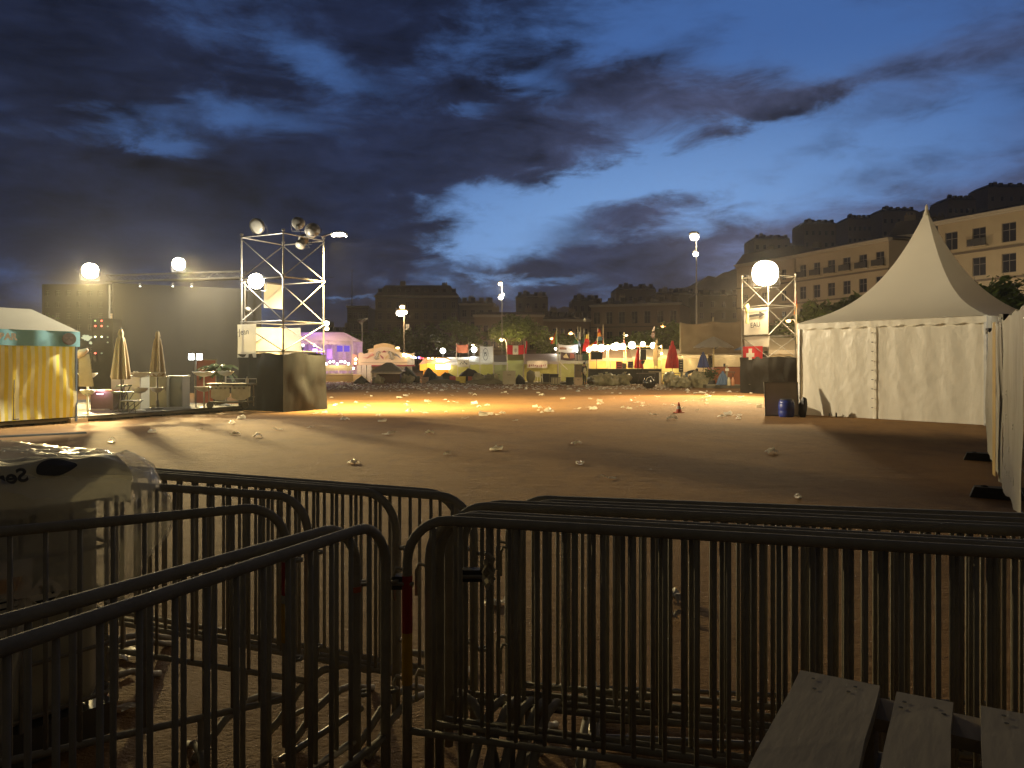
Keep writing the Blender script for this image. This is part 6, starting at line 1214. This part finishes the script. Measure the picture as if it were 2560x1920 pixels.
MB().box((tw / 2, td_ / 2, .13), (tw, td_, .04)).box((tw / 2, .07, .06), (tw, .14, .1)).box((tw / 2, td_ - .07, .06), (tw, .14, .1)).box((tw / 2, td_ / 2, .06), (tw, .14, .1)).build('pallet', mat('steel pallet', (.15, .15, .14), .5, .5), ibc)
cg = MB()
for z in (.2, .42, .64, .86, 1.08):
    r = .06; cg.tube([(0, 0, z), (tw - r, 0, z)] + [(tw - r + r * math.sin(R(a)), r - r * math.cos(R(a)), z) for a in (30, 60, 90)] + [(tw, td_ - .06, z), (tw - .06, td_, z), (.06, td_, z), (0, td_ - .06, z), (0, .0, z)], .010, 6)
cg.build('cage_rail', M_bar, ibc, True)
for k in range(7): MB().tube([(tw * k / 6.2 + .04, -.006, .15), (tw * k / 6.2 + .04, -.006, th - .03)], .009, 6).build('cage_bar', M_bar, ibc, True)
for k in range(5): MB().tube([(tw + .005, .1 + k * .19, .15), (tw + .005, .1 + k * .19, th - .03)], .009, 6).build('cage_bar', M_bar, ibc, True)
MB().lathe([(0, .0), (.10, 0), (.10, .04), (.085, .05), (0, .05)], (tw / 2, td_ / 2, th - .045), 18).build('filler_cap', M_black, ibc, True)
def on_face(x, y):      # photo pixel -> local x,z on the front face
    r = Vector(((x - CX) / F, 1, -(y - HY) / F)); o = Vector((0, 0, H0)); nn = Vector((u_.y, -u_.x, 0)); s = (A - o).dot(nn) / r.dot(nn); p = o + r * s - A; return p.dot(u_), p.z
def decal(name, pts, m, y=-.022): return MB().add([(px_, y, pz_) for px_, pz_ in pts], [tuple(range(len(pts)))]).build(name, m, ibc, recalc=False)
f = on_face
MB().box(((f(0, 1490)[0] + f(46, 1490)[0]) / 2 - .04, -.014, f(20, 1495)[1]), (.24, .003, .30)).build('data_sheet', mat('white label paper', (.80, .77, .66), .6, 0, .05, 4), ibc)
xl, zl = f(20, 1480); MB().box((xl - .02, -.017, zl + .03), (.13, .003, .055)).build('orange_patch', mat('orange label', (.80, .34, .03), .5), ibc)
for k in range(5): MB().box((xl - .03 + .01 * (k % 2), -.017, zl - .035 - .027 * k), (.15 - .03 * (k % 3), .003, .006)).build('print_line', M_ink, ibc)
xd, zd = f(108, 1478); q = .075
decal('hazard_label', [(xd, zd - q), (xd + q, zd), (xd, zd + q), (xd - q, zd)], mat('white label paper'), -.0215); decal('label_black_part', [(xd, zd - q * .96), (xd + q * .55, zd - q * .38), (xd - q * .55, zd - q * .38)], M_ink, -.0235)  # black lower part of the printed label
MB().tube([(xd - .02, -.024, zd + .03), (xd - .005, -.024, zd - .005)], .006, 5).tube([(xd + .02, -.024, zd + .02), (xd + .03, -.024, zd - .01)], .006, 5).build('pictogram', M_ink, ibc)
# printed sheet lying over the top, seen from its back so the letters run backwards
M_sheet = mat('pale printed sheet', (.66, .63, .50), .5, 0, .08, 3, .2, 12, trans=.5)
sh = thing('printed_sheet', 'pale plastic sheet with mirrored letters and a black oval draped over the container', 'plastic sheet', A + Vector((0, 0, th)), math.atan2(u_.y, u_.x))
def shf(u, v):
    x = -.35 + u * 1.6; k = v * 1.5
    if k < .36: y, z = -.035 - .015 * math.sin(x * 7), -.12 + k * .39
    elif k < .72: a = (k - .36) / .36 * math.pi / 2; y, z = -.035 + .16 * (1 - math.cos(a)), .02 + .115 * math.sin(a)
    else: y, z = .125 + (k - .72) * .8, .135 - (k - .72) * .12
    return (x, y + .02 * nz3(x * 3, k * 3, 2), z * (1 - .22 * u) + .05 * nz3(x * 2.2, k * 2, 6) + .018 * nz3(x * 9, k * 8, 3) + .02 * abs(nz3(x * 5 + k * 3, k * 4, 5)) + .04 * math.sin(x * 2.5))
MB().grid(shf, 60, 40).build('sheet', M_sheet, sh, True, recalc=False)
def shp(u, v, lift=.008):
    p = Vector(shf(u, v)); a = Vector(shf(u + .01, v)) - Vector(shf(u - .01, v)); b = Vector(shf(u, v + .01)) - Vector(shf(u, v - .01)); n = a.cross(b).normalized(); n = n if n.y < 0 else -n; return p + n * lift
el_ = MB(); cu_, cv_ = .812, .335; o_ = [shp(cu_ + .050 * math.cos(a), cv_ + .055 * math.sin(a)) for a in [k * math.pi / 14 for k in range(28)]]; el_.add([shp(cu_, cv_, .010)] + o_, [(0, 1 + i, 1 + (i + 1) % 28) for i in range(28)]); el_.build('oval_print', M_ink, sh, recalc=False)
def letters(name, s, size, u, v, parent):
    p = shp(u, v, .014); a = (shp(u + .02, v) - shp(u - .02, v)).normalized(); b = (shp(u, v + .02) - shp(u, v - .02)).normalized(); n = a.cross(b)
    o = text(name, s, size, M_ink, parent, p, (0, 0, 0), bold=.002); o.matrix_basis = Matrix.Translation(p) @ Matrix((-a, b, -n)).transposed().to_4x4(); return o
letters('lettering', 'Ser', .085, .702, .315, sh); text('lettering', 's.co', .085, M_ink, ibc, (.80, -.024, 1.035), (R(90), 0, 0), True, bold=.002)
# clear film over everything, hanging past the right corner
M_film = mat('clear polythene film', (.72, .70, .62), .16, 0, .05, 3, .8, 5, trans=.35, alpha=.40, coat=.6)
fm_ = thing('plastic_film', 'crumpled clear plastic film thrown over the container and its printed sheet', 'plastic film', A + Vector((0, 0, th)), math.atan2(u_.y, u_.x))
def filmf(u, v):
    a = u * 2 * math.pi; e = 4.0; ca, sa = math.cos(a), math.sin(a); rr = (abs(ca) ** e + abs(sa) ** e) ** (-1 / e); hem = .42 + .26 * nz3(ca * 2.2, sa * 2.2, 3) + .25 * max(0, nz3(u * 17, 0, 8))
    k = min(1, v * 2); x = ca * rr * (.72 + .09 * (ca > .2)) * k; y = sa * rr * .58 * k
    z = .17 * (1 - k ** 3) + .02; fold = .05 * nz3(x * 3.5, y * 3.5, v * 3) + .05 * abs(nz3(x * 8 + y * 4, y * 3, 1)) + .02 * abs(nz3(x * 17, y * 15 + v * 9, 2))
    if v > .5: q = (v - .5) * 2; z = .02 - hem * q; w = 1 + .05 * math.sin(a * 11 + q * 2) * q + .10 * (ca > .5) * math.sin(q * 2.6); x *= w; y *= w
    return (x + tw / 2 + .02 + fold, y + td_ / 2 + fold * .5, z + fold)
MB().grid(filmf, 110, 44).build('film', M_film, fm_, True, recalc=False)
MB().grid(lambda u, v: (tw * .62 + .10 * u * (1 - .6 * v) - .05 * v, -.05 - .03 * math.sin(u * 4 + v * 6), -.30 - .72 * v + .04 * nz3(u * 3, v * 4, 2)), 8, 24).build('hanging_strip', M_film, fm_, True, recalc=False)
# ---------------------------------------------------------------- stack of old pallets at the lower right
pd = Vector((.511, .859, 0)).normalized(); pe = Vector((.859, -.511, 0)).normalized(); pc = P(2001, 1675, 1.50); PT = pc.z; PH = .156
M_pal = mat('weathered pallet board', (.30, .26, .195), .9, 0, .10, 9, .05, 40, stretch=(1, .22, 1)); M_pal2 = mat('pallet block', (.22, .18, .13), .9, 0, .2, 5); M_nail = mat('nail head', (.03, .027, .022), .8, .1)
def pallet(label, z, dx=0, rz=0, top=False):
    """origin at the far left top corner; boards run towards us (local -y)"""
    t = thing('pallet', label, 'pallet', (pc.x + dx, pc.y, z), math.atan2(pe.y, pe.x) + rz, 'stack of grey wooden pallets'); x = 0.0; Ld = 1.2
    ws = [(.0, .142, 0.0), (.170, .090, -.012), (.302, .125, .0), (.47, .09, .006), (.60, .142, -.01), (.77, .03, 0)]
    for i, (x0, w, dy) in enumerate(ws[:5]):
        b = MB(); n = 10; y0 = dy; h = .022
        prof = [(x0 + .001 * math.sin(k * 1.7 + i), x0 + w + .0014 * math.sin(k * 2.3 + i * 2), y0 - Ld * k / n) for k in range(n + 1)]; o0 = 0; vs = []
        for a, c, y in prof: vs += [(a, y, -h), (c, y, -h), (c, y, -.002 * math.sin(y * 9)), (a, y, 0)]
        fs = []
        for k in range(n): o_ = k * 4; fs += [(o_, o_ + 4, o_ + 5, o_ + 1), (o_ + 1, o_ + 5, o_ + 6, o_ + 2), (o_ + 2, o_ + 6, o_ + 7, o_ + 3), (o_ + 3, o_ + 7, o_ + 4, o_)]
        fs += [(0, 1, 2, 3), (n * 4, n * 4 + 3, n * 4 + 2, n * 4 + 1)]; b.add(vs, fs); bo = b.build('board', M_pal, t)
        if top:
            nb_ = MB(); rnd = random.Random(i + 3)
            for yy in (-.035, -.07, -.55, -1.1):
                for xx in (.25, .75): nb_.lathe([(.004, .0), (.0036, .0004), (0, .0004)], (x0 + w * xx + rnd.uniform(-.012, .012), yy + dy + rnd.uniform(-.012, .012), .0015), 8)
            nb_.build('nail', M_nail, bo)
    for y in (-.05, -.6, -1.15):
        MB().box((.375, y - .0, -.033), (.75, .095, .022)).build('cross_board', M_pal2, t)
        for x in (.07, .375, .68): MB().box((x, y, -.083), (.14, .095, .078)).build('block', M_pal2, t)
        MB().box((.375, y, -.134), (.75, .095, .022)).build('bottom_board', M_pal, t)
pallet('topmost grey wooden pallet of the stack at the lower right', PT, top=True)
nm = ['second', 'third', 'fourth', 'fifth', 'sixth', 'seventh']
for k in range(6):
    z = PT - .146 * (k + 1)
    if z > .14: pallet('%s pallet from the top of the stack at the lower right' % nm[k], z, .0, (-1) ** k * .012)
# ---------------------------------------------------------------- litter
M_cup = mat('trampled clear cup', (.85, .82, .72), .35, 0, .06, 9, trans=.55, coat=.3); M_pap = mat('dirty white paper', (.78, .73, .62), .7, 0, .10, 9, trans=.45)
def cup_mesh(kind, seed):
    rnd = random.Random(seed); b = MB()
    if kind == 0:
        def fn(u, v): a = u * 6.2832; r = .030 + .015 * v; x = v * .11; k = .55 + .2 * math.sin(a * 2 + seed) ; return (x - .05 + .008 * math.sin(a * 3), r * math.cos(a), max(.002, r * .9 * k + r * k * math.sin(a) + .004 * math.sin(a * 5 + v * 6)))
        b.grid(fn, 12, 5)
    elif kind == 1:
        b.grid(lambda u, v: ((u - .5) * .14, (v - .5) * .09 + .02 * math.sin(u * 5 + seed), .012 + .02 * abs(nz3(u * 4, v * 4, seed)) + .02 * (u > .7)), 6, 5)
    else: b.grid(lambda u, v: ((u - .5) * .13, (v - .5) * .10, .006 + .065 * math.sin(u * 3.1) * abs(nz3(u * 3, v * 5, seed)) + .03 * math.sin(v * 3.1)), 7, 6)
    return b.mesh('litter_piece', M_cup if kind != 1 else M_pap, False)
LM = [cup_mesh(k % 3, 5 + k) for k in range(9)]
rnd = random.Random(77)
def litter(x, y, s=1.0, label='crushed pale cup or scrap lying on the reddish ground', grp='scraps of litter scattered over the open ground', z=0.0):
    p = G(x, y); o = link('litter_piece', LM[rnd.randrange(9)], None, (p.x, p.y, .001 + z), rnd.random() * 6.28); o.scale = (s,) * 3; return tag(o, label, 'litter', grp)
spots = [(763,1002,1.1),(967,983,1.2),(1070,973,1.4),(928,937,1.2),(840,940,1.9),(508,940,1.1),(557,945,1.5),(600,930,1.5),(825,911,1.6),(745,908,1.4),(1245,960,1.1),(1252,1003,1.1),(1315,1035,1),(1452,907,1.7),(1455,902,1.2),(1560,902,1.5),(1594,905,1.1),(1667,980,1.4),(1722,1075,.7),(1640,880,1.5),(1045,898,1.7),(1035,880,1.5),(1005,905,1.3),(1247,885,1.4),(680,895,1.5),(240,955,1.3),(175,980,1.2),(432,930,1.1),(330,935,1.1),(1113,910,1),(1375,871,1.6),(1390,872,1.3),(668,925,.9),(700,893,1.2),(735,897,1.2),(1296,868,1.4),(1420,858,1.6),(1345,882,1.2),(1215,862,1.5),(1155,880,1.3),(985,870,1.4),(1062,1305,.8),(885,890,1.4),(915,893,1.3),(520,905,1.6),(500,915,1.2),(1480,868,1.3),(1525,873,1.2),(1505,887,.9),(1170,855,1.5)]
for x, y, s in spots: litter(x * 1.1573, y * 1.1573, s * rnd.uniform(1.15, 1.45))
n = 0; last = None
while n < 236:
    y = 952 + 92 * rnd.random() ** 1.25; x = 815 + rnd.random() * 1070
    if rnd.random() < .45 and last: x, y = last[0] + rnd.gauss(0, 14), max(951, last[1] + rnd.gauss(0, 3))
    if y > 985 and rnd.random() < .5: continue
    if x > 1780 and y < 975: continue
    litter(x, y, rnd.choice([.7, 1.0, 1.2, 1.5, 2.2])); n += 1; last = (x, y)
sm = MB()
for k in range(1500):
    y = 949 + 26 * rnd.random() ** 1.2; x = 812 + rnd.random() * (880 if y > 955 else 700); p = G(x, y); s = rnd.uniform(.04, .10); a = rnd.random() * 6.28
    c, d_ = Vector((math.cos(a), math.sin(a), 0)) * s, Vector((-math.sin(a), math.cos(a), 0)) * s * .6; sm.cur = rnd.randrange(2)
    sm.add([p - c - d_ + Vector((0, 0, .01)), p + c - d_ + Vector((0, 0, .012)), p + c + d_ + Vector((0, 0, s * .7)), p - c + d_ + Vector((0, 0, s * .5))], [(0, 1, 2, 3)])
o = sm.build('litter', [M_cup, M_pap], recalc=False); tag(o, 'dense carpet of small trampled litter before the far stalls', 'litter', None, 'stuff')
# a few bigger things on the dark ground close to us
def scrap(label, x, y, col, w, d_, h=.05, name='scrap', rough=.5):
    t = thing(name, label, 'litter', G(x, y), rnd.random() * 3); MB().grid(lambda u, v: ((u - .5) * w, (v - .5) * d_ + .02 * math.sin(u * 6), .01 + h * abs(nz3(u * 3, v * 3, x)) + .3 * h * math.sin(u * 3.1)), 8, 6).build('sheet', mat('scrap ' + str(col), col, rough, 0, .25, 8, .5, 20), t, True, recalc=False)
scrap('crumpled white bag lying behind the right barriers', 1684, 1502, (.45, .42, .36), .16, .13, .09); scrap('small pale scrap below the crumpled white bag', 1690, 1546, (.40, .37, .32), .09, .05); scrap('orange packaging at the lower left behind the nearest barrier', 105, 1705, (.40, .11, .02), .20, .13, .06)
scrap('dark red wrapper at the lower left behind the nearest barrier', 222, 1765, (.22, .012, .02), .16, .16, .08); scrap('red brown carton right of the orange packaging', 220, 1712, (.30, .07, .04), .15, .08, .05); scrap('blue black film at the lower left', 120, 1790, (.03, .035, .10), .34, .18, .10, rough=.2)
scrap('clear crumpled film at the bottom left corner', 60, 1850, (.30, .30, .34), .3, .2, .1, rough=.15); scrap('brown cardboard flap near the bottom left', 330, 1640, (.28, .12, .05), .22, .14, .03)
for i, (x, y) in enumerate(((300, 1650), (305, 1690), (318, 1775), (30, 1830), (95, 1835), (200, 1600))): litter(x, y, .8, 'glinting scrap among the rubbish behind the nearest left barrier', 'glinting scraps behind the nearest left barrier')
for x, y in ((1235, 1512), (1258, 1507), (1086, 1650), (1160, 1678)): litter(x, y, .8)
# flat dark mat at the far left ground
a = G(-60, 1096); t = thing('cable_cover', 'dark cable cover crossing the ground at the left edge', 'cable cover', (a.x, a.y, 0), math.atan2((G(215, 1083) - a).y, (G(215, 1083) - a).x)); L = (G(215, 1083) - a).length
MB().prism([(0, -.16, 0), (0, .16, 0), (0, .08, .035), (0, -.08, .035)], (1, 0, 0), L).build('cover', mat('black rubber'), t)
# ---------------------------------------------------------------- thin evening haze
me = MB().box((0, 290, 19.5), (1800, 700, 41.5)).mesh('haze', []); hzo = link('haze', me); hzo['kind'] = 'stuff'
mv = bpy.data.materials.new('evening haze'); mv.use_nodes = True; nn_ = mv.node_tree.nodes; nn_.remove(nn_['Principled BSDF']); pv = nn_.new('ShaderNodeVolumePrincipled')
pv.inputs['Color'].default_value = (.95, .93, .9, 1); pv.inputs['Density'].default_value = .00038; pv.inputs['Anisotropy'].default_value = .78
mv.node_tree.links.new(pv.outputs[0], nn_['Material Output'].inputs['Volume']); me.materials.append(mv)
S.cycles.volume_bounces = 0
